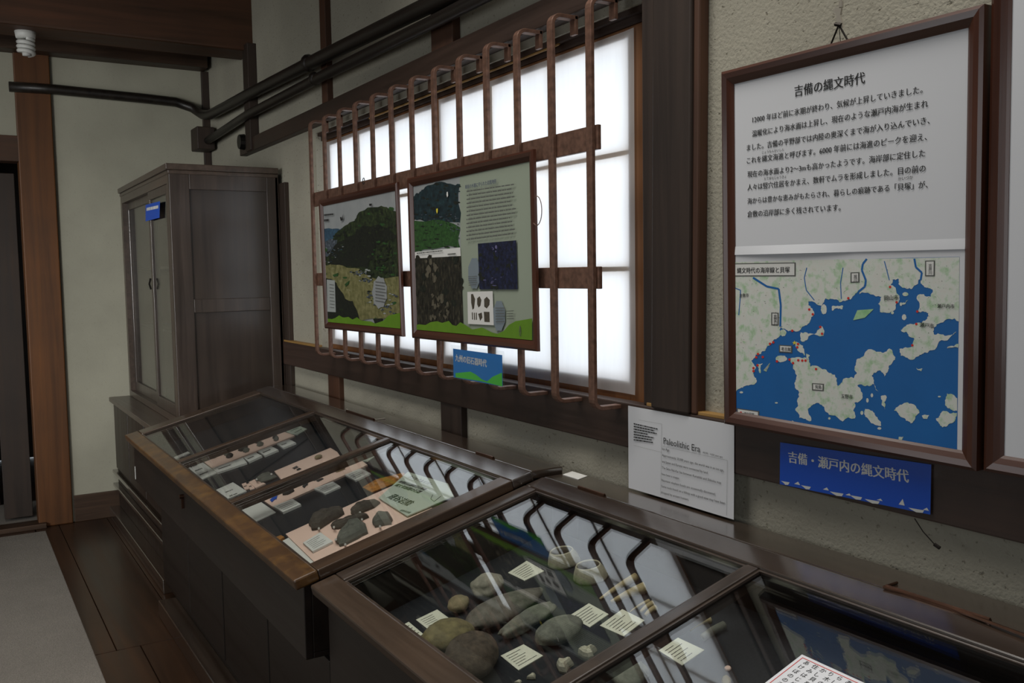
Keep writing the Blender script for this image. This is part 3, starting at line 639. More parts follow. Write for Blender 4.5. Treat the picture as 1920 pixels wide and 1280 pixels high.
bars_px(mb, Pz, [TB(408, 790), TB(464, 786), TB(466, 850), TB(412, 852)], 5, 0, 0, .3); bars_px(mb, Pz, [TB(572, 975), TB(632, 975), TB(632, 1075), TB(574, 1075)], 6, 0, 0, .3); bars_px(mb, Pz, [TB(638, 995), TB(684, 992), TB(684, 1055), TB(640, 1055)], 4, 0, 0, .3)
bars_px(mb, Pz, [TB(100, 650), TB(255, 634), TB(255, 645), TB(100, 661)], 1, 0, 0, .6, 0); bars_px(mb, Pz, [TB(286, 656), TB(334, 652), TB(334, 664), TB(286, 668)], 1, 0, 0, .8, 0)
mb.mark(); line_px([(715, 1130), (720, 1090), (726, 1130), (716, 1145), (728, 1148)], 3, 0, TB, Pz, .0001, mb)
mb.split('lettering', ['inkg', 'inkblue'], E4)
# wire loop right of it
mb = MB(); c = WALL(-.116).at(1006, 395); mb.tube([c + Vector((.026 * math.cos(t), 0, .040 * math.sin(t))) for t in [-2.2 + i * .25 for i in range(18)]], .0013, 6)
tag(mb.build('wire_loop', 'bars'), 'thin rusty wire loop sticking out at the right edge of the exhibition panel', 'wire')

# blue tag in a clear sleeve on the grille
Pl = Plane((3.599, -.122, 1.166), (1, 0, 0), (0, 0, 1))
e = empty('sign_sleeve', Pl.p(.154, 0), 'small blue and green sign in a clear sleeve hung low on the window grille', 'sign')
MB().pbox(Pl, -.010, .322, -.004, .105, .0012, .0016).build('clear_sleeve', 'film', e)
mb = MB(); mb.add([Pl.p(0, 0), Pl.p(.308, 0), Pl.p(.308, .093), Pl.p(0, .093)], [(0, 1, 2, 3)], 0)
TC = lambda x, y: (560 + x / 2.56, 300 + y / 2.56)
poly_px(mb, Pl, [(753, 1022), (825, 1015), (850, 1028), (880, 1052), (905, 1062), (930, 1040), (976, 1020), (978, 1086), (872, 1060), (754, 1042)], 1, .0004, TC)
mb.build('print', ['blue2', 'green'], e)
mb = MB(); text_px(mb, Pl, '九州の旧石器時代', TC(753, 962), TC(903, 991), bold=.03); mb.build('lettering', 'white', e)

# blue banner under the big poster
Pb = Plane((4.871, -.0165, 1.047), (math.cos(math.radians(.2)), 0, .006), (0, 0, 1))
e = empty('banner_sign', Pb.p(.17, 0), 'deep blue laminated sign with white Japanese title under the large framed poster', 'sign')
mb = MB(); mb.add([Pb.at(*T8(260, 975)), Pb.at(*T8(862, 1097)), Pb.at(*T8(866, 897)), Pb.at(*T8(262, 808))], [(0, 1, 2, 3)], 0); mb.build('print', 'blue', e)
q = [Pb.at(*T8(*z)) + Vector((0, -.0006, 0)) for z in ((200, 975), (905, 1115), (910, 900), (205, 800))]; mb = MB(); mb.add(q, [(0, 1, 2, 3)]); mb.build('laminate', 'film', e)
mb = MB(); text_px(mb, Pb, '吉備・瀬戸内の縄文時代', T8(296, 884), T8(776, 966), bold=.03, h=.0003)
for x0, x1, yb in ((265, 300, 968), (345, 385, 985), (460, 515, 1010), (540, 590, 1025), (600, 660, 1040), (775, 838, 1075)):
    mb.mark(); sl = .17; poly_px(mb, Pb, [(x0, yb - 6), (x1, yb - 6 + (x1 - x0) * sl), (x1 - 6, yb + 4 + (x1 - x0) * sl), ((x0 + x1) / 2, yb + 6 + (x1 - x0) * sl * .6), (x0 + 10, yb + 1)], 0, .0003, T8)
for x, yb, hh in ((330, 976, 11), (445, 998, 10), (535, 1020, 8), (660, 1040, 7), (748, 1058, 24), (845, 1079, 10)): mb.mark(); poly_px(mb, Pb, [(x - 12, yb - 2), (x + 4, yb - hh), (x + 12, yb + 3)], 0, .0003, T8)
mb.split('lettering', 'white', e)

# english sheet under the post
Pe = WALL(-.0145); TE = lambda x, y: (1160 + x * .1875, 740 + y * .1875)
e = empty('explanation_sheet', (4.545, -.0145, .935), 'white printed sheet about the Paleolithic Era pinned on the wall between window and large poster', 'notice')
mb = MB(); n_ = 8; X0, X1 = 4.357, 4.733
for i in range(n_ + 1):
    for z, bl in ((.936, .001), (1.04, -.0006), (1.152, 0)): mb.v.append(Vector((X0 + (X1 - X0) * i / n_, -.0145 + (.0012 if z < 1 else 0) * math.sin(i * .7), z)))
for i in range(n_):
    for j in range(2): mb.f.append((3 * i + j, 3 * i + 3 + j, 3 * i + 4 + j, 3 * i + 1 + j)); mb.mi.append(0)
mb.build('sheet', 'paperw', e)
mb = MB(); Pe = WALL(-.0162)
text_px(mb, Pe, 'Paleolithic Era', TE(450, 488), TE(815, 575), bold=.01)
for s_, a_, b2 in (('Ice Age', (436, 550), (508, 566)), ('Approximately 20,000 years ago, the world was in an ice age,', (436, 612), (1052, 768)), ('and Japan and Eurasia were connected by land.', (436, 675), (896, 792)), ('The Seto-Nai-Kai Sea between Kurashiki and Shikoku may', (434, 737), (1026, 892)), ('have been a steppe.', (432, 800), (610, 846)), ('Naumann elephant fossils are occasionally discovered.', (430, 862), (970, 1005)), ('Some tools found on a hilltop with a good view may have been', (428, 922), (1066, 1096)), ('dropped by ancient hunters.', (426, 984), (704, 1060)), ('(40,000 - 14,000 years ago)', (842, 582), (1040, 630))): text_px(mb, Pe, s_, TE(*a_), TE(*b2), bold=.012)
bars_px(mb, Pe, [TE(150, 275), TE(422, 338), TE(422, 500), TE(150, 462)], 7, 0, 0, .45, .5)
mb.mark()
for pts in ([(430, 290), (420, 1000)], [(1086, 655), (1078, 1205)], [(432, 512), (1086, 655)], [(200, 250), (430, 292)], [(150, 505), (430, 575)]): line_px(pts, 1.5, 1, TE, Pe, .0001, mb)
mb.split('lettering', ['ink', 'inkg'], e)
# antenna like wire on the wall
mb = MB(); q0, q1 = WALL(-.012).at(1715, 972), WALL(-.025).at(1752, 1020); mb.tube([q0, q0.lerp(q1, .5) + Vector((0, -.004, 0)), q1], .0011, 6).tube([q1, WALL(-.025).at(1762, 1027)], .0035, 8)
tag(mb.build('cable_end', 'iron'), 'short grey cable with a metal tip hanging below the deep blue sign', 'cable')

# ------------------------------------------------------------------ dark poles along the walls, lamp
def pole(name, path, rad, label, knots=()):
    e = empty(name, path[0], label, 'pole'); MB().tube(path, rad, 12).build('pole', 'bamboo', e, smooth=True)
    for k in knots: k = Vector(k); MB().tube([k + Vector((-.03, 0, 0)), k + Vector((0, 0, .002)), k + Vector((.03, 0, 0))], [rad * .9, rad * 1.35, rad * .9], 12).build('joint', 'bamboo', e, smooth=True)
pole('wall_pole', [(.05, -1.13, 2.627), (.05, -.9, 2.632), (.05, -.4, 2.622), (.05, -.2, 2.615), (.06, -.10, 2.585), (.13, -.055, 2.535), (.30, -.052, 2.508), (.60, -.05, 2.500), (1.13, -.05, 2.488), (2.3, -.05, 2.452), (3.57, -.05, 2.405), (5.2, -.05, 2.36)], .030,
     'upper black pole running around the corner high on both walls', ((2.13, -.05, 2.458),))
pole('wall_pole', [(.22, -.05, 2.36), (1.115, -.05, 2.384), (2.293, -.05, 2.372), (3.4, -.05, 2.350), (5.2, -.05, 2.335)], .023, 'lower black pole running along the wall just above the long window beam', ((2.2, -.05, 2.375),))
tag(box('junction_box', .03, .20, -.11, .0, 2.31, 2.45, 'dark_z', bevel=.006), 'dark square wooden block at the wall corner where the lower pole ends', 'block')
tag(MB().tube([(.93, -.02, 2.262), (.93, -.05, 2.262)], [.045, .04], 14).build('round_boss', 'iron'), 'dark round knob on the wall post left of the long window beam', 'knob')
# spiral lamp under the beam
lp = empty('ceiling_lamp', (.90, -1.095, 2.75), 'white compact spiral lamp fixed under the big ceiling beam', 'lamp')
MB().tube([(.9, -1.095, 2.752), (.9, -1.095, 2.718)], [.05, .044], 16).build('lamp_holder', 'white_plastic', lp, smooth=True)
c = Vector((.90, -1.095, 0)); pts = [c + Vector((.034 * math.cos(t), .034 * math.sin(t), 2.715 - .075 * t / 22)) for t in [i * .35 for i in range(63)]]
MB().tube(pts, .0105, 8).build('lamp_tube', 'bulb', lp, smooth=True)
MB().tube([c + Vector((0, 0, 2.70)), c + Vector((0, 0, 2.632))], [.025, .018], 12).build('lamp_core', 'bulb', lp, smooth=True)

# ------------------------------------------------------------------ dark room through the doorway
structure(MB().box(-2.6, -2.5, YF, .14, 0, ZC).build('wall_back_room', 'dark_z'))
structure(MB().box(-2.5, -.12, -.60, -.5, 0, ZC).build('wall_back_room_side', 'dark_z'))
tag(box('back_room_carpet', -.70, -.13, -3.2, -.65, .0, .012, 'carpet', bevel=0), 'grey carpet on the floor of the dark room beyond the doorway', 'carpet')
dr = structure(box('door_1', -.22, -.18, -1.27, -1.115, .03, 2.15, 'dark_z')); 
tag(box('hanging_board', -.40, -.37, -1.42, -1.22, 1.55, 2.05, 'dark_z'), 'dark board with papers hanging just inside the doorway', 'board')
tag(MB().box(-.36, -.357, -1.45, -1.245, 1.55, 2.02).build('hanging_paper', 'white'), 'pale sheets of paper hanging inside the doorway at the left edge', 'paper')
sh = empty('shelf_unit', (-.9, -1.55, 0), 'dark shelf unit with glints painted into its shelves in the room beyond the doorway', 'shelf unit')
for z in (.32, .52, .72, .92, 1.12, 1.30): box('shelf', -1.1, -.75, -2.1, -1.30, z, z + .02, 'ptown', sh)  # bluish board colour stands in for blue-white glints
box('side_panel', -1.1, -.75, -1.30, -1.27, 0, 1.4, 'dark_z', sh)

# ------------------------------------------------------------------ carpet runner
tag(box('carpet_runner', .17, 7.9, -3.3, -1.075, .0005, .011, 'carpet', bevel=.003), 'long grey carpet runner laid along the wooden floor', 'carpet')

# ------------------------------------------------------------------ tall cabinet and its base
CX0, CX1, CY0, CY1, CZ0, CZ1 = .03, 1.485, -.55, -.008, .765, 2.058
cb = empty('tall_cabinet', ((CX0 + CX1) / 2, -.28, CZ0), 'tall dark wooden cabinet with sliding glass doors standing in the far corner', 'cabinet')
mb = MB(); mb.box(CX0, CX1, CY0 + .03, CY1, CZ0, CZ0 + .03).box(CX0, CX0 + .03, CY0 + .03, CY1, CZ0 + .03, CZ1 - .05).box(CX0, CX1, CY1 - .015, CY1, CZ0 + .03, CZ1 - .05).box(CX0, CX1, CY0 + .03, CY1, CZ1 - .05, CZ1 - .03)
mb.build('carcass', 'cab_x', cb)
# right side: framed panels
mb = MB(); xs0, xs1 = CX1 - .022, CX1
mb.box(xs0, xs1, CY0, CY0 + .095, CZ0, CZ1 - .03).box(xs0, xs1, CY1 - .062, CY1, CZ0, CZ1 - .03)
for z0, z1 in ((1.935, CZ1 - .03), (1.325, 1.392), (CZ0, .83)): mb.box(xs0, xs1, CY0 + .095, CY1 - .062, z0, z1)
mb.build('side_frame', 'cab_z', cb, bevel=.003)
for z0, z1 in ((.83, 1.325), (1.392, 1.935)): box('side_panel', xs0 + .002, xs1 - .012, CY0 + .095, CY1 - .062, z0, z1, 'cab_panel', cb, bevel=0)
box('cornice', CX0 - .0, CX1 + .012, CY0 - .015, CY1, CZ1 - .03, CZ1, 'cab_x', cb, bevel=.004)
box('cornice_moulding', CX0, CX1 + .004, CY0 - .005, CY1, CZ1 - .05, CZ1 - .03, 'cab_x', cb, bevel=.004)
mb = MB(); mb.box(CX0, CX1 - .022, CY0, CY0 + .05, 1.965, CZ1 - .05).box(CX0, CX1 - .022, CY0, CY0 + .05, CZ0, CZ0 + .035).box(CX0, CX0 + .05, CY0, CY0 + .05, CZ0 + .035, 1.965).box(CX1 - .06, CX1 - .022, CY0, CY0 + .05, CZ0 + .035, 1.965)
mb.build('front_frame', 'cab_x', cb)
def slide(x0, x1, y):
    d = MB(); st = .05
    d.box(x0, x0 + st, y, y + .02, CZ0 + .035, 1.965).box(x1 - st, x1, y, y + .02, CZ0 + .035, 1.965).box(x0 + st, x1 - st, y, y + .02, CZ0 + .035, .86).box(x0 + st, x1 - st, y, y + .02, 1.92, 1.965)
    o = d.build('door', 'cab_z', cb, bevel=.002); MB().box(x0 + st, x1 - st, y + .008, y + .012, .86, 1.92).build('glass_pane', 'glass', o); return o
d1 = slide(.08, .93, CY0 + .027); d2 = slide(.90, 1.425, CY0 + .004)
MB().tube([(.925, CY0 - .004, 1.44), (.925, CY0 - .012, 1.47), (.925, CY0 - .004, 1.50)], .005, 6).build('handle', 'iron', d2)
for z in (1.2, 1.55): box('shelf', .07, 1.44, CY0 + .08, CY1 - .02, z, z + .015, 'cab_x', cb)
e = empty('blue_sticker', (.98, CY0 - .001, 1.82), 'small blue sticker with white print on the cabinet door glass', 'sticker')
Ps = WALL(CY0 - .0015); mb = MB(); q = [Ps.at(*z) for z in ((273, 415), (299, 408), (300, 377), (273, 384))]; mb.add(q, [(0, 1, 2, 3)]); mb.build('sticker', 'blue', e)
mb = MB(); bars_px(mb, Ps, [(275, 389), (297, 384), (297, 391), (275, 396)], 1, 0, .0005, .8, 0); mb.build('print', 'white', e)
# base
bs = empty('base_cabinet', (.83, -.34, 0), 'low dark base cabinet carrying the tall cabinet in the far corner', 'base cabinet')
box('carcass', .025, 1.60, -.64, -.01, .07, .735, 'case_z', bs)
box('top_board', .022, 1.605, -.672, -.008, .735, .763, 'cab_x', bs, bevel=.004)
box('plinth', .022, 1.70, -.70, -.01, 0, .07, 'case_x', bs, bevel=.004)
for z in (.20, .285): box('ledge', .025, 1.655, -.672, -.64, z, z + .02, 'case_x', bs, bevel=.004)
for x0, x1 in ((.06, .55), (.57, 1.06), (1.08, 1.57)): box('door', x0, x1, -.652, -.6405, .32, .72, 'case_z', bs)

# ------------------------------------------------------------------ display cases
def case(label, x0, x1, zt, yh, yback, yfront, st_l, st_r, divs, lx, ly, box_z, vin0, vin1, dividerw, boxx0, feet):
    e = empty('display_case', ((x0 + x1) / 2, -.4, 0), label, 'display case')
    L = (yh - yfront) / CA; P = Plane((0, yh, zt), (1, 0, 0), (0, CA, SA))   # v points up the slope, toward the wall
    th = .028
    # top board behind the hinge
    box('top_board', x0 + .004, x1 - .004, yh + .001, yback, zt - .024, zt, 'case_x', e, bevel=.003)
    # hollow box: front, back, sides, bottom
    bx0, bx1 = boxx0, x1 - .03; yf = yfront + .035; zf = zt - (yh - yf) * SA / CA - th - .002; t = .02
    mb = MB(); mb.box(bx0, bx1, yf, yf + t, box_z, zf); mb.box(bx0, bx1, yback - t, yback - .002, box_z, zt - .026); mb.box(bx0, bx1, yf + t, yback - t, box_z, box_z + .015)
    for a_, b2 in ((bx0, bx0 + t), (bx1 - t, bx1)):
        zb2 = zt - th - .002; c8 = []
        mb.hexa([(a_, yf + t, box_z + .015), (b2, yf + t, box_z + .015), (b2, yh, box_z + .015), (a_, yh, box_z + .015), (a_, yf + t, zf), (b2, yf + t, zf), (b2, yh, zb2), (a_, yh, zb2)])
        mb.box(a_, b2, yh, yback - t, box_z + .015, zt - .026)
    mb.build('case_box', 'case_f', e, bevel=.002)
    # lid
    ld = MB(); ld.pbox(P, x0, x1, -L, -vin1, -th, 0, 0)
    lid = ld.build('lid', lx, e, bevel=.005)
    MB().pbox(P, x0, x1, -vin0, 0, -th, 0, 0).build('hinge_rail', 'case_x', lid, bevel=.004)
    for a_, b2 in ((x0, x0 + st_l), (x1 - st_r, x1)): MB().pbox(P, a_, b2, -vin1, -vin0, -th, -.0003).build('lid_stile', ly, lid, bevel=.003)
    for d in divs: MB().pbox(P, d - dividerw / 2, d + dividerw / 2, -vin1, -vin0, -th - .012, -.001).build('lid_divider', ly, lid, bevel=.003)
    ed = [x0 + st_l] + list(divs) + [x1 - st_r]
    for i in range(len(ed) - 1):
        a_ = ed[i] + (dividerw / 2 if i else 0); b2 = ed[i + 1] - (dividerw / 2 if i < len(ed) - 2 else 0)
        MB().pbox(P, a_ + .0005, b2 - .0005, -vin1 + .0005, -vin0 - .0005, -.014, -.010).build('glass_pane', 'glass', lid)
        mb = MB(); g = .006
        mb.pbox(P, a_, a_ + g, -vin1, -vin0, -.010, -.005).pbox(P, b2 - g, b2, -vin1, -vin0, -.010, -.005).pbox(P, a_ + g, b2 - g, -vin1, -vin1 + g, -.010, -.005).pbox(P, a_ + g, b2 - g, -vin0 - g, -vin0, -.010, -.005)
        mb.build('glazing_bead', 'case_y', lid)
    return e, P, (bx0 + t, bx1 - t, yf + t, yback - t), L, lid
c1, PL1, in1, L1, lid1 = case('worn brown glass-topped display case in the middle, with pink boards and flint tools inside', 1.612, 4.083, .946, -.138, -.03, -.826, .10, .062, (2.475, 3.255), 'lid_x', 'lid_y', .55, .068, .648, .032, 1.64, 1)
c2, PL2, in2, L2, lid2 = case('darker glass-topped display case nearest the camera, with round stones and shell rings inside', 4.093, 7.35, .93, -.108, .0, -.789, .056, .06, (4.937, 5.78, 6.58), 'lid2_x', 'case_y', .50, .062, .636, .030, 4.12, 1)
def under(e, x0, x1, yfr, zt, seams, px0):
    box('lower_cabinet', x0, x1, yfr, -.03, .075, zt - .001, 'case_f', e, bevel=.003)
    box('plinth', px0, x1, -.775, -.03, 0, .075, 'case_x', e, bevel=.004)
    for a_, b2 in seams: o = box('door', a_, b2, yfr - .012, yfr - .0005, .11, zt - .04, 'case_f', e); 
under(c1, 1.76, 4.03, -.70, .55, ((1.80, 2.34), (2.35, 2.895), (2.91, 3.45), (3.46, 4.0)), 1.99)
under(c2, 4.15, 7.3, -.68, .50, ((4.18, 4.9), (4.91, 5.6), (5.61, 6.3)), 4.15)
# locks and hinges
k = WALL(-.791).at(344, 930); MB().tube([(k.x, -.7905, k.z), (k.x, -.806, k.z)], .008, 10).box(k.x - .004, k.x + .004, -.80, -.792, k.z - .045, k.z - .008).build('lock', 'brass', c1)
k = WALL(-.791).at(254, 886); box('paper_tag', k.x - .006, k.x + .006, -.7925, -.7915, k.z - .03, k.z + .03, 'white', c1, bevel=0)
for px0, py0, px1, py1, e, zt, in_ in ((650, 771, 716, 786, c1, .946, 0), (893, 850, 926, 860, c1, .946, 0), (1089, 914, 1136, 930, c2, .93, 0), (1660, 1103, 1846, 1170, c2, .93, 0)):
    PT = Plane((0, 0, zt), (1, 0, 0), (0, 1, 0)); a_, b2 = PT.at(px0, py0), PT.at(px1, py1); y0 = -.138 if e is c1 else -.108
    mb = MB(); mb.box(a_.x, b2.x, y0 - .003, y0 + .006, zt - .001, zt + .0035).tube([(a_.x, y0 + .001, zt + .004), (b2.x, y0 + .001, zt + .004)], .0035, 8); mb.build('hinge', 'brass', e)
mb = MB(); PT = Plane((0, 0, .949), (1, 0, 0), (0, 1, 0)); mb.tube([PT.at(650, 767), PT.at(657, 772), PT.at(690, 782), PT.at(705, 786), PT.at(722, 784)], .0022, 6); tag(mb.build('wire_clip', 'steel'), 'thin bent wire lying on the hinge line of the middle display case', 'wire')
PT = Plane((0, 0, .933), (1, 0, 0), (0, 1, 0)); mb = MB(); mb.tube([PT.at(1682, 1092), PT.at(1657, 1100), PT.at(1760, 1131), PT.at(1925, 1192)], .0028, 6); tag(mb.build('copper_rod', 'brass'), 'long bent copper rod lying on the back ledge of the nearest display case', 'rod')
PT = Plane((0, 0, .9305), (1, 0, 0), (0, 1, 0)); mb = MB(); mb.prism([Vector(z) for z in ((4.110, -.052, .9303), (4.185, -.052, .9303), (4.165, -.006, .9303), (4.092, -.006, .9303))], (0, 0, 1), .0012)
e = empty('paper_tag', (4.14, -.03, .93), 'small white paper tag on the back ledge of the nearest display case', 'tag'); mb.build('tag', 'white', e)

# ------------------------------------------------------------------ exhibits
D1, D2 = -.095, -.135
B1 = PL1.off(D1); B2 = PL2.off(D2)
for e, B, inn, L in ((c1, B1, in1, L1), (c2, B2, in2, L2)):
    x0, x1, y0, y1 = inn; v0 = (y0 - B.o.y) / CA + .004; v1 = (y1 - B.o.y) / CA - .03
    MB().pbox(B, x0 + .001, x1 - .001, v0, v1 - .06, -.012, 0).build('display_board', 'black_cloth', e)
def card(B, pts, label, cat='label card', mat='white', th=.004, rows=0, group=None, name='label_card', h0=.0005, quad=None, stampn=0, bold=False):
    q = [B.at(*z, h0 + th) for z in pts]
    ar = sum((q[i] - q[0]).cross(q[i + 1] - q[0]).dot(B.n) for i in range(1, len(q) - 1))
    if ar < 0: q = q[::-1]
    bot = [z - B.n * th for z in q]; mb = MB().prism(bot, B.n, th); c = sum(bot, Vector()) / len(bot)
    e = empty(name, c, label, cat, group); mb.build('sheet', mat, e)
    if rows:
        P2 = B.off(h0 + th); a, b, c2_, d = pts[:4]
        def f(s_, t_): return tuple((a[i] * (1 - s_) + b[i] * s_) * (1 - t_) + (d[i] * (1 - s_) + c2_[i] * s_) * t_ for i in (0, 1))
        mb = MB(); bars_px(mb, P2, [f(.12, .1), f(.9, .1), f(.9, .9), f(.12, .9)], int(rows * 1.6), 0, .0003, .2, .5, True, random.Random(int(pts[0][0])))
        mb.build('lettering', 'ink', e)
    return e
def flake(B, pts, label, th=.012, mat='flintk', cat='stone tool', name='stone_flake', group=None, h0=.0008, sc=.6, seed=0):
    q = [B.at(*z, h0) for z in pts]
    ar = sum((q[i] - q[0]).cross(q[i + 1] - q[0]).dot(B.n) for i in range(1, len(q) - 1))
    if ar < 0: q = q[::-1]
    # subdivide outline, add irregularity and two rising rings
    o = []; r = random.Random(len(label) + seed)
    for i in range(len(q)):
        a, b = q[i], q[(i + 1) % len(q)]; o += [a, a.lerp(b, .5) + (a - b).cross(B.n) * r.uniform(-.05, .09)]
    c = sum(o, Vector()) / len(o); k = len(o); mb = MB(); rings = [(1, 0), (1.0, .3), (.86, .75), (sc, 1.0), (.25, 1.0)]
    for s_, h in rings: mb.v += [c + (z - c) * s_ + B.n * (th * h * (1 + .25 * noise.noise(z * 40 + Vector((h * 3, seed, 0))))) for z in o]
    for j in range(len(rings) - 1):
        for i in range(k): mb.f.append((j * k + i, j * k + (i + 1) % k, (j + 1) * k + (i + 1) % k, (j + 1) * k + i)); mb.mi.append(0)
    mb.f += [tuple(range(k - 1, -1, -1)), tuple(range((len(rings) - 1) * k, len(rings) * k))]; mb.mi += [0, 0]
    return tag(mb.build(name, mat), label, cat, group)
def stone(B, a, b, wd, th, label, mat, cat='stone', name='round_stone', group=None, lump=.12, taper=0, seed=1, h0=0):
    A_, B_ = B.at(*a, th * .45), B.at(*b, th * .45); ax = (B_ - A_); L = ax.length; ax.normalize(); sd = B.n.cross(ax); c = (A_ + B_) / 2
    bm = bmesh.new(); bmesh.ops.create_icosphere(bm, subdivisions=4, radius=1)
    vs = []
    for v in bm.verts:
        p = v.co; n = 1 + lump * noise.noise(p * 1.3 + Vector((seed * 7, 0, 0))) + lump * .3 * noise.noise(p * 4 + Vector((0, seed, 0))); f = 1 - taper * p.x
        z = p.z if p.z > -.0 else max(p.z, -.85)
        vs.append(c + ax * (p.x * L / 2 * n) + sd * (p.y * wd / 2 * n * f) + B.n * (z * th / 2 * n * (1 - abs(taper) * p.x * .5)))
    fs = [tuple(x.index for x in f.verts) for f in bm.faces]; bm.free()
    low = min((v - B.o).dot(B.n) for v in vs); vs = [v + B.n * (h0 + .0008 - low) for v in vs]
    return tag(mk(name, vs, fs, mat, smooth=True), label, cat, group)
T3 = lambda x, y: (230 + x * .2187, 720 + y * .2187)
T4 = lambda x, y: (400 + x * .2604, 750 + y * .2604)
t3 = lambda l: [T3(*z) for z in l]
t4 = lambda l: [T4(*z) for z in l]
# --- middle case: left and centre panes
card(B1, t3([(440, 625), (560, 575), (575, 588), (452, 638)]), 'narrow white strip under the left pane of the middle display case', 'card', name='paper_strip')
card(B1, t3([(530, 690), (655, 648), (808, 757), (682, 815)]), 'square white card with grey stamp, upper one at the front of the centre pane', rows=2, h0=.001)
def pboard(B, pts, label, th=.006, group=None, mat='pink'): card(B, pts, label, 'board', mat, th, 0, group, 'backing_board')
pboard(B1, t3([(665, 640), (1340, 392), (1475, 440), (770, 722)]), 'pink backing board carrying many small flints, farthest back in the centre pane')
pboard(B1, t3([(1300, 745), (1780, 545), (1840, 580), (1880, 640), (1400, 850), (1345, 800)]), 'pink backing board along the divider in the centre pane')
card(B1, t3([(1360, 385), (1475, 343), (1582, 383), (1500, 432), (1440, 420)]), 'pale green card with picture at the back end of the far flint board', mat='greencard', rows=2, h0=.0075)
card(B1, t3([(770, 720), (1030, 628), (1065, 672), (810, 757)]), 'wide white label row, frontmost below the far flint board', rows=1, th=.008, h0=.001)
card(B1, t3([(1035, 628), (1140, 585), (1195, 612), (1082, 665)]), 'white label, second from the front below the far flint board', rows=1, th=.008)
card(B1, t3([(1160, 572), (1270, 530), (1335, 562), (1217, 612)]), 'white label, third from the front below the far flint board', rows=1, th=.008)
card(B1, t3([(1320, 508), (1430, 473), (1485, 500), (1375, 545)]), 'white label, farthest back below the far flint board', rows=1, th=.008)
GF = 'small flints on the far pink board'
FL = [((770, 635), (800, 615), 'flintk'), ((725, 637), (755, 620), 'flintk'), ((855, 600), (905, 572), 'flintk'), ((870, 612), (918, 590), 'flintg'), ((885, 630), (950, 605), 'flintk'), ((958, 555), (1030, 515), 'flintk'), ((990, 572), (1075, 535), 'flintk'), ((1030, 582), (1090, 558), 'flintg'),
      ((1125, 505), (1185, 475), 'flintk'), ((1150, 530), (1210, 508), 'flintg'), ((1245, 450), (1305, 418), 'flintk'), ((1285, 468), (1330, 450), 'flintk'), ((1295, 485), (1340, 462), 'flintg')]
sub = ['first', 'second', 'third', 'fourth', 'fifth', 'sixth', 'seventh', 'eighth', 'ninth', 'tenth', 'eleventh', 'twelfth', 'thirteenth']
FLL = ['tiny black flint, second from the front on the far pink board', 'tiny black flint at the very front of the far pink board', 'short black flint, upper of the three flakes behind the front pair on the far board',
 'thin grey flint, middle of the three flakes behind the front pair on the far board', 'slim black flint, lower of the three behind the front pair on the far board', 'broad black flint, upper of the three flakes in the middle of the far board',
 'long black flint, centre of the three flakes in the middle of the far board', 'slim grey flint, lower of the three flakes in the middle of the far board', 'pointed black flint standing highest on the far board', 'small grey flint just below the pointed black one',
 'dark flint beside the green card, upper of three at the far board back', 'short black flint, middle of three at the back of the far board', 'small grey flint, lower of three at the back of the far board']
for i, ((ax, ay), (bx, by), mt) in enumerate(FL):
    L = math.hypot(bx - ax, by - ay); nx, ny = .6 * (10 + L * .1), 1.25 * (8 + L * .12) 
    flake(B1, t3([(ax, ay), (ax + (bx - ax) * .3 - nx * .2, ay + (by - ay) * .3 - ny), (ax + (bx - ax) * .75, ay + (by - ay) * .75 - ny * .7), (bx, by), (ax + (bx - ax) * .7 + nx, ay + (by - ay) * .7 + ny * .6), (ax + (bx - ax) * .25 + nx * .6, ay + (by - ay) * .25 + ny * .6)]), FLL[i], .009, mt, 'flint', 'flint_flake', GF, h0=.0075, seed=i)
e = card(B1, t3([(800, 905), (945, 840), (1062, 915), (900, 980)]), 'square white card with black stamped characters, lower one at the front of the centre pane', th=.004)
mb = MB(); P2 = B1.off(.0048); text_px(mb, P2, '朝日', T3(885, 930), T3(945, 905), bold=.04, h=.0003); text_px(mb, P2, '遺跡', T3(915, 965), T3(985, 938), bold=.04, h=.0003); mb.build('lettering', 'ink', e)
for i, (x, lab) in enumerate(((1020, 'small pink and white slide, nearest the stamped card'), (1065, 'small pink and white slide, second from the stamped card'))):
    card(B1, t3([(x, 855), (x + 35, 842), (x + 68, 893), (x + 28, 905)]), lab, 'slide', 'pink', .003, 1, 'small slides beside the stamped card', 'specimen_slide')
card(B1, t3([(1080, 838), (1130, 815), (1225, 850), (1140, 888)]), 'small pink board holding crumbled dark stone by the centre divider', 'board', 'pink', .005, 0, None, 'backing_board')
flake(B1, t3([(1140, 830), (1200, 780), (1260, 765), (1330, 800), (1260, 825), (1190, 845)]), 'crumbled dark grey stone lying at the front of the divider board', .014, 'flintg', h0=.006)
for i, (x, y, lab) in enumerate(((1148, 815, 'tiny pale peg at the front of the crumbled grey stone'), (1275, 770, 'tiny pale peg at the back of the crumbled grey stone'))):
    tag(MB().tube([B1.at(*T3(x, y), .007), B1.at(*T3(x, y), .024)], .004, 8).build('holding_peg', 'white'), lab, 'peg', 'pale holding pegs')
flake(B1, t3([(1455, 722), (1495, 703), (1508, 712), (1470, 730)]), 'short black blade, rear one of the pair on the divider board', .004, h0=.0075); flake(B1, t3([(1490, 735), (1520, 720), (1533, 728), (1500, 742)]), 'short black blade, front one of the pair on the divider board', .004, h0=.0075)
stone(B1, T3(1650, 645), T3(1715, 630), .03, .014, 'small olive pebble at the back of the divider board', 'st_tan', 'pebble', 'pebble', h0=.007)
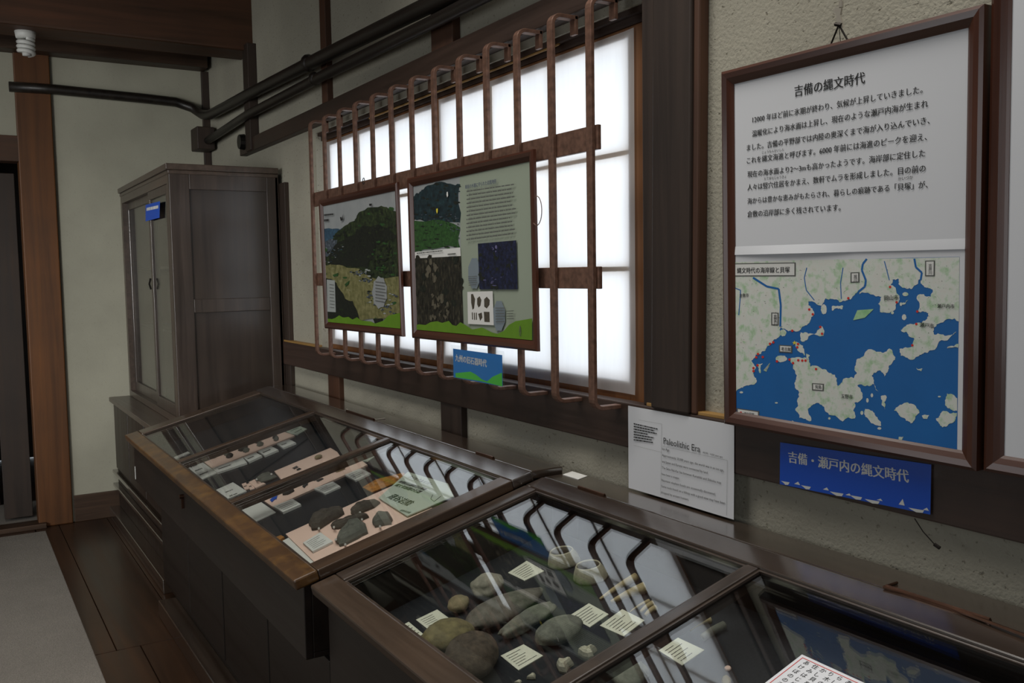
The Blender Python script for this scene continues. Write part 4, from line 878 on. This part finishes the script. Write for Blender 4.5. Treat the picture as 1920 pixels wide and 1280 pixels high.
# --- middle case: right pane
card(B1, t4([(180, 770), (315, 712), (448, 805), (305, 872)]), 'blank square white card at the front of the right pane of the middle case', th=.003)
pboard(B1, t4([(338, 705), (740, 540), (1030, 408), (1110, 465), (430, 768)]), 'long pink backing board beside the divider in the right pane of the middle case')
def arrow(B, a, b, wpx, mat, lab):
    ax, ay = a; bx, by = b; dx, dy = (bx - ax), (by - ay); L = math.hypot(dx, dy); dx /= L; dy /= L; nx, ny = -dy * wpx, dx * wpx
    mx, my = ax + dx * L * .55, ay + dy * L * .55
    q = [(ax + nx, ay + ny), (mx + nx, my + ny), (mx + nx * 1.9, my + ny * 1.9), (bx, by), (mx - nx * 1.9, my - ny * 1.9), (mx - nx, my - ny), (ax - nx, ay - ny)]
    P3 = [B.at(*T4(*z), .0075) for z in q]
    if sum((P3[i] - P3[0]).cross(P3[i + 1] - P3[0]).dot(B.n) for i in range(1, 6)) < 0: P3 = P3[::-1]
    tag(MB().prism(P3, B.n, .002).build('arrow_marker', mat), lab, 'marker', 'paper arrows on the long pink board')
arrow(B1, (415, 728), (463, 683), 10, 'blue', 'blue paper arrow at the front of the long pink board')
arrow(B1, (648, 628), (682, 588), 9, 'ink', 'black paper arrow at the middle of the long pink board')
flake(B1, t4([(465, 660), (500, 635), (540, 632), (520, 665), (490, 672)]), 'flat dark flake behind the blue arrow', .008, h0=.0075); flake(B1, t4([(500, 685), (530, 650), (575, 628), (585, 655), (540, 680)]), 'thick dark flake just right of the blue arrow', .014, 'flintk', h0=.0075)
flake(B1, t4([(715, 578), (760, 553), (770, 560), (728, 582)]), 'slim black blade, rear one of the pair beyond the black arrow', .004, h0=.0075); flake(B1, t4([(742, 582), (785, 562), (795, 568), (755, 588)]), 'slim black blade, front one of the pair beyond the black arrow', .004, h0=.0075)
flake(B1, t4([(855, 495), (880, 478), (945, 472), (950, 495), (890, 520), (860, 515)]), 'squared olive stone at the back of the long pink board', .014, 'st_tan', h0=.0075)
card(B1, t4([(430, 762), (570, 710), (630, 748), (500, 805)]), 'white label block below the blue arrow', rows=3, th=.008)
card(B1, t4([(723, 636), (860, 585), (915, 620), (800, 672)]), 'white label block below the black arrow', rows=3, th=.006)
card(B1, t4([(945, 535), (1060, 490), (1132, 525), (1022, 578)]), 'white label block at the back end of the long pink board', rows=3, th=.006)
pboard(B1, t4([(520, 962), (850, 812), (1290, 615), (1480, 720), (1600, 790), (1320, 930), (760, 1195)]), 'large pink board with five big flint tools at the front corner of the middle case', .008)
flake(B1, t4([(690, 905), (715, 850), (780, 825), (860, 820), (935, 792), (945, 820), (900, 850), (830, 890), (770, 930), (710, 940)]), 'long dark brown stone tool, leftmost of the five on the large pink board', .026, 'flint', h0=.0095, cat='stone tool', sc=.65)
flake(B1, t4([(990, 800), (1030, 765), (1100, 745), (1180, 730), (1203, 742), (1160, 775), (1090, 805), (1020, 830), (992, 822)]), 'leaf-shaped dark stone tool, farthest back on the large pink board', .018, 'flint', h0=.0095, cat='stone tool')
flake(B1, t4([(848, 912), (880, 895), (950, 878), (1040, 845), (1110, 828), (1122, 845), (1070, 870), (980, 910), (900, 930), (855, 928)]), 'narrow dark stone tool in the middle of the large pink board', .018, 'flint', h0=.0095, cat='stone tool')
flake(B1, t4([(890, 1030), (905, 985), (960, 930), (985, 890), (1060, 880), (1100, 905), (1115, 960), (1040, 1000), (960, 1040), (910, 1055)]), 'broad grey-green stone tool, largest of the five on the large pink board', .024, 'flintg', h0=.0095, cat='stone tool')
flake(B1, t4([(1148, 895), (1170, 862), (1220, 832), (1270, 828), (1293, 865), (1285, 895), (1220, 905), (1165, 918)]), 'short hollowed green stone tool near the leaflet on the large pink board', .024, 'flintg', h0=.0095, cat='stone tool')
for i, (x, y, w_) in enumerate(((760, 930, 'leftmost long dark stone tool'), (1056, 815, 'leaf-shaped stone tool'), (868, 920, 'front end of the narrow stone tool'), (1070, 865, 'back end of the narrow stone tool'), (950, 1045, 'broad grey-green stone tool'), (1200, 915, 'short hollowed stone tool'), (882, 1010, 'left edge of the broad grey-green stone tool'))):
    tag(MB().tube([B1.at(*T4(x, y), .0092), B1.at(*T4(x, y - 8), .028)], .0032, 8).build('holding_peg', 'white'), 'tiny clear peg at the ' + w_, 'peg', 'pale holding pegs')
card(B1, t4([(645, 1025), (770, 950), (860, 1015), (715, 1087)]), 'white label block on the large pink board beside the stone tools', rows=4, th=.006, h0=.0095)
card(B1, t4([(498, 1012), (543, 988), (760, 1155), (705, 1180)]), 'white paper strip along the front edge of the large pink board', 'card', rows=0, th=.004, name='paper_strip')
card(B1, t4([(448, 985), (485, 970), (512, 985), (480, 1003)]), 'small brown wooden chip at the near corner of the large pink board', 'chip', 'orange', .008, name='wooden_chip')
e = card(B1, t4([(1190, 702), (1400, 515), (1690, 600), (1730, 690), (1395, 832)]), 'pale green leaflet with Japanese titles resting over the large pink board', 'leaflet', 'greencard', .003, 0, None, 'leaflet', h0=.013)
mb = MB(); P2 = B1.off(.0163)
text_px(mb, P2, '蔵谷岩陰', T4(1250, 700), T4(1400, 760), mi=1, bold=.05, h=.0004); text_px(mb, P2, 'クジャクルイバー', T4(1400, 555), T4(1560, 615), bold=.03, h=.0004)
text_px(mb, P2, '後期旧石器時代の遺跡', T4(1330, 590), T4(1520, 650), bold=.02, h=.0004); text_px(mb, P2, '縄文草創期の石器', T4(1300, 615), T4(1480, 670), bold=.02, h=.0004); text_px(mb, P2, '倉敷考古館', T4(1340, 795), T4(1410, 815), mi=1, bold=.02, h=.0004)
mb.mark(); line_px([(1580, 680), (1565, 710), (1590, 730), (1640, 690)], 3, 0, T4, P2, .0003, mb); mb.split('lettering', ['ink', 'inkgreen'], e)
card(B1, t4([(1075, 625), (1170, 570), (1370, 520), (1400, 560), (1140, 660)]), 'orange photograph card behind the pale green leaflet', 'photo card', 'orange', .003, 0, None, 'photo_card', h0=.006)
card(B1, t4([(1060, 435), (1110, 395), (1160, 405), (1110, 440)]), 'small pale card at the back corner of the right pane of the middle case', mat='greencard', th=.003)

# --- nearest case
T5 = lambda x, y: (600 + x * .297, 900 + y * .297)
T6 = lambda x, y: (1000 + x * .2604, 980 + y * .2604)
TG = lambda x, y: (780 + x * .1719, 960 + y * .1719)
TH = lambda x, y: (1060 + x * .21875, 1080 + y * .21875)
c5 = lambda l: [T5(*z) for z in l]
c6 = lambda l: [T6(*z) for z in l]
stone(B2, TG(605, 850), TG(968, 760), .088, .055, 'pale rounded stone farthest back among the stones in the nearest case', 'st_pale', seed=2, lump=.2)
stone(B2, TG(352, 1012), TG(578, 995), .060, .035, 'small tan pebble lying above the front label in the nearest case', 'st_tan', 'pebble', 'pebble', seed=3)
stone(B2, T5(925, 915), T5(1400, 700), .098, .050, 'long grey stone bar lying in the middle of the nearest case', 'st_grey', seed=4, lump=.1, taper=.12)
stone(B2, T5(1135, 990), T5(1490, 780), .050, .035, 'slim grey stone blade with pale tip beside the long stone bar', 'st_green', seed=5, lump=.25, taper=-.1)
stone(B2, T5(1362, 1015), T5(1645, 880), .082, .045, 'oval green-grey stone below the label of the nearest case', 'st_green', seed=6, lump=.08)
stone(B2, T5(635, 1010), T5(970, 945), .110, .060, 'yellow-brown rounded stone behind the big dark one', 'st_yellow', seed=7, lump=.1)
stone(B2, T5(775, 1140), T5(1128, 1075), .150, .075, 'big dark brown pitted stone nearest the camera', 'st_dark', seed=8, lump=.1)
stone(B2, TH(385, 890), TH(700, 790), .10, .04, 'pale flat stone under the near pane right of the divider', 'st_green', seed=9, lump=.15)
stone(B2, TH(1364, 792), TH(1422, 790), .014, .008, 'tiny pink pebble alone on the black cloth right of the divider', 'pink', 'pebble', 'pebble', seed=10)
stone(B2, TH(1338, 905), TH(1422, 900), .03, .016, 'small olive pebble at the bottom of the nearest case', 'st_tan', 'pebble', 'pebble', seed=11)
def ring(B, a, b, lab, seed):   # limpet-like shell bracelet: open truncated cone
    A_, B_ = B.at(*a), B.at(*b); R = (B_ - A_).length / 2; c = (A_ + B_) / 2; mb = MB(); n = 36; ax = (B_ - A_).normalized(); sd = B.n.cross(ax)
    prof = [(1.0, .0), (1.03, .006), (.92, .020), (.76, .034), (.70, .037), (.66, .033), (.84, .016), (.93, .0)]
    for r_, h in prof:
        for i in range(n):
            t = 2 * math.pi * i / n; rr2 = R * r_ * (1 + .012 * math.sin(9 * t) + .02 * noise.noise(Vector((t, seed, 0)))); mb.v.append(c + ax * rr2 * math.cos(t) + sd * rr2 * .82 * math.sin(t) + B.n * (h + .0008))
    k = len(prof)
    for j in range(k):
        for i in range(n): mb.f.append((j * n + i, j * n + (i + 1) % n, ((j + 1) % k) * n + (i + 1) % n, ((j + 1) % k) * n + i)); mb.mi.append(0)
    return tag(mb.build('shell_ring', 'shell', smooth=True), lab, 'shell bracelet', 'shell rings in the nearest case')
ring(B2, TG(1450, 575), TG(1790, 545), 'pale shell ring farther from the camera, beside the window reflection', 1); ring(B2, T6(300, 400), T6(535, 400), 'pale shell ring nearer the bone points', 2)
GL = 'cream labels in the nearest case'
card(B2, c5([(1187, 583), (1305, 508), (1415, 572), (1290, 633)]), 'cream label between the shell rings and the stones', mat='card', th=.002, rows=4, group=GL)
card(B2, c5([(605, 880), (740, 815), (835, 885), (695, 950)]), 'cream label between the tan pebble and the yellow-brown stone', mat='card', th=.002, rows=4, group=GL)
card(B2, c5([(525, 912), (560, 893), (652, 970), (626, 986)]), 'narrow cream label at the front frame beside the yellow-brown stone', mat='card', th=.002, rows=3, group=GL)
card(B2, c5([(1140, 1107), (1285, 1035), (1408, 1106), (1252, 1198)]), 'cream label right of the big dark pitted stone', mat='card', th=.002, rows=4, group=GL)
card(B2, c6([(258, 668), (400, 578), (542, 656), (405, 750)]), 'cream label left of the bone points', mat='card', th=.002, rows=4, group=GL)
card(B2, c6([(478, 738), (640, 620), (800, 700), (650, 815)]), 'cream label just below the bone points by the divider', mat='card', th=.002, rows=4, group=GL)
card(B2, [TH(*z) for z in ((800, 635), (965, 525), (1192, 630), (1000, 762))], 'cream label right of the divider under the bright reflection', mat='card', th=.002, rows=4, group=GL)
def bone(B, a, b, r0, r1, lab, T, mat='bone', knob=0):
    A_, B_ = B.at(*T(*a), max(r0, .004)), B.at(*T(*b), max(r1, .004)); n = 10; pts = []; rs = []
    up = B.n * .006
    for i in range(n + 1):
        t = i / n; pts.append(A_.lerp(B_, t) + up * math.sin(math.pi * t) * .4); r_ = r0 + (r1 - r0) * t
        if knob and t > .85: r_ *= 1 + knob * (t - .85) / .15
        rs.append(max(.0008, r_ * (1 + .08 * noise.noise(Vector((t * 9, a[0], 0))))))
    return tag(MB().tube(pts, rs, 10).build('bone_point', mat, smooth=True), lab, 'bone tool', 'bone points in the nearest case')
bone(B2, (480, 548), (740, 388), .003, .010, 'long bone point, farthest from the camera', T6); bone(B2, (560, 570), (805, 465), .004, .013, 'thick bone point, second from the shell rings', T6)
bone(B2, (695, 640), (835, 562), .001, .005, 'thin dark bone needle in front of the thick bone point', T6); bone(B2, (772, 640), (860, 580), .003, .007, 'short bone point, left of the two small ones', T6); bone(B2, (808, 665), (880, 610), .004, .007, 'short bone point nearest the divider', T6)
bone(B2, (1065, 460), (1232, 368), .003, .006, 'small bone pin with a knobbed end right of the divider', TH, knob=.8); bone(B2, (1175, 530), (1362, 420), .008, .009, 'thick mottled bone rod right of the divider', TH, 'st_green')
def vert(B, pts, lab, T): flake(B, [T(*z) for z in pts], lab, .018, 'bonew', 'bone', 'vertebra_bone', 'small bones by the divider', seed=3)
vert(B2, [(325, 950), (370, 925), (400, 935), (440, 910), (460, 920), (430, 945), (440, 975), (400, 985), (360, 975)], 'pale spiky bone farther from the camera beside the divider', T6)
vert(B2, [(170, 1040), (185, 1015), (230, 1020), (280, 1005), (293, 1022), (255, 1050), (240, 1090), (190, 1080)], 'pale spiky bone nearer the camera beside the divider', T6)
flake(B2, c5([(1305, 1258), (1345, 1228), (1362, 1232), (1360, 1260)]), 'small pale bone splinter at the bottom edge of the photograph', .008, 'bonew', 'bone', 'bone_splinter')
flake(B2, c5([(1225, 1285), (1260, 1268), (1275, 1272), (1265, 1290)]), 'tiny pale bone splinter left of the other splinter at the bottom edge', .006, 'bonew', 'bone', 'bone_splinter')
# printed sheet lying on the glass
Pg = PL2.off(.0015)
q = [Pg.at(*z) for z in ((1504, 1228), (1640, 1290), (1560, 1345), (1400, 1308))]; q[2] = q[1] + (q[3] - q[0])
e = empty('printed_sheet', q[0], 'white sheet printed in vertical Japanese, red border, lying on the nearest case', 'notice')
PSx = Plane(q[0], (q[1] - q[0]), -(q[3] - q[0])); mb = MB().prism([q[3], q[2], q[1], q[0]], PL2.n, .0015); mb.build('sheet', 'paperw', e)
mb = MB(); U = (q[1] - q[0]); V = (q[3] - q[0]); W_ = U.length; H_ = V.length; u = U.normalized(); v = V.normalized(); nn = PL2.n
def rect(a0, a1, b0, b1, mi): z = [q[0] + u * a + v * b + nn * .0019 for a, b in ((a0, b0), (a0, b1), (a1, b1), (a1, b0))]; mb.add(z, [(0, 1, 2, 3)], mi)
rect(.006, .0072, .006, H_, 0); rect(.006, W_, .006, .0072, 0)
ss = 'あけぼのの海に人が住みはじめた頃のむかし貝を拾い魚をとり木の実を集めて暮らした縄文の人びと'
kk = 0
for cx in range(12):
    for cy in range(9):
        a = .016 + cx * .0165; b = .018 + cy * .0135
        if a > W_ - .01 or b > H_ - .01: continue
        vs, fs, x0, x1, y0, y1 = glyphs(ss[kk % len(ss)], .03); kk += 1
        mb.add([q[0] + u * (a + (g.x - x0) * .0115) + v * (b - g.y * .0115) + nn * .0019 for g in vs], [f[::-1] if False else f for f in fs], 1)
mb.build('lettering', ['redink', 'ink'], e)
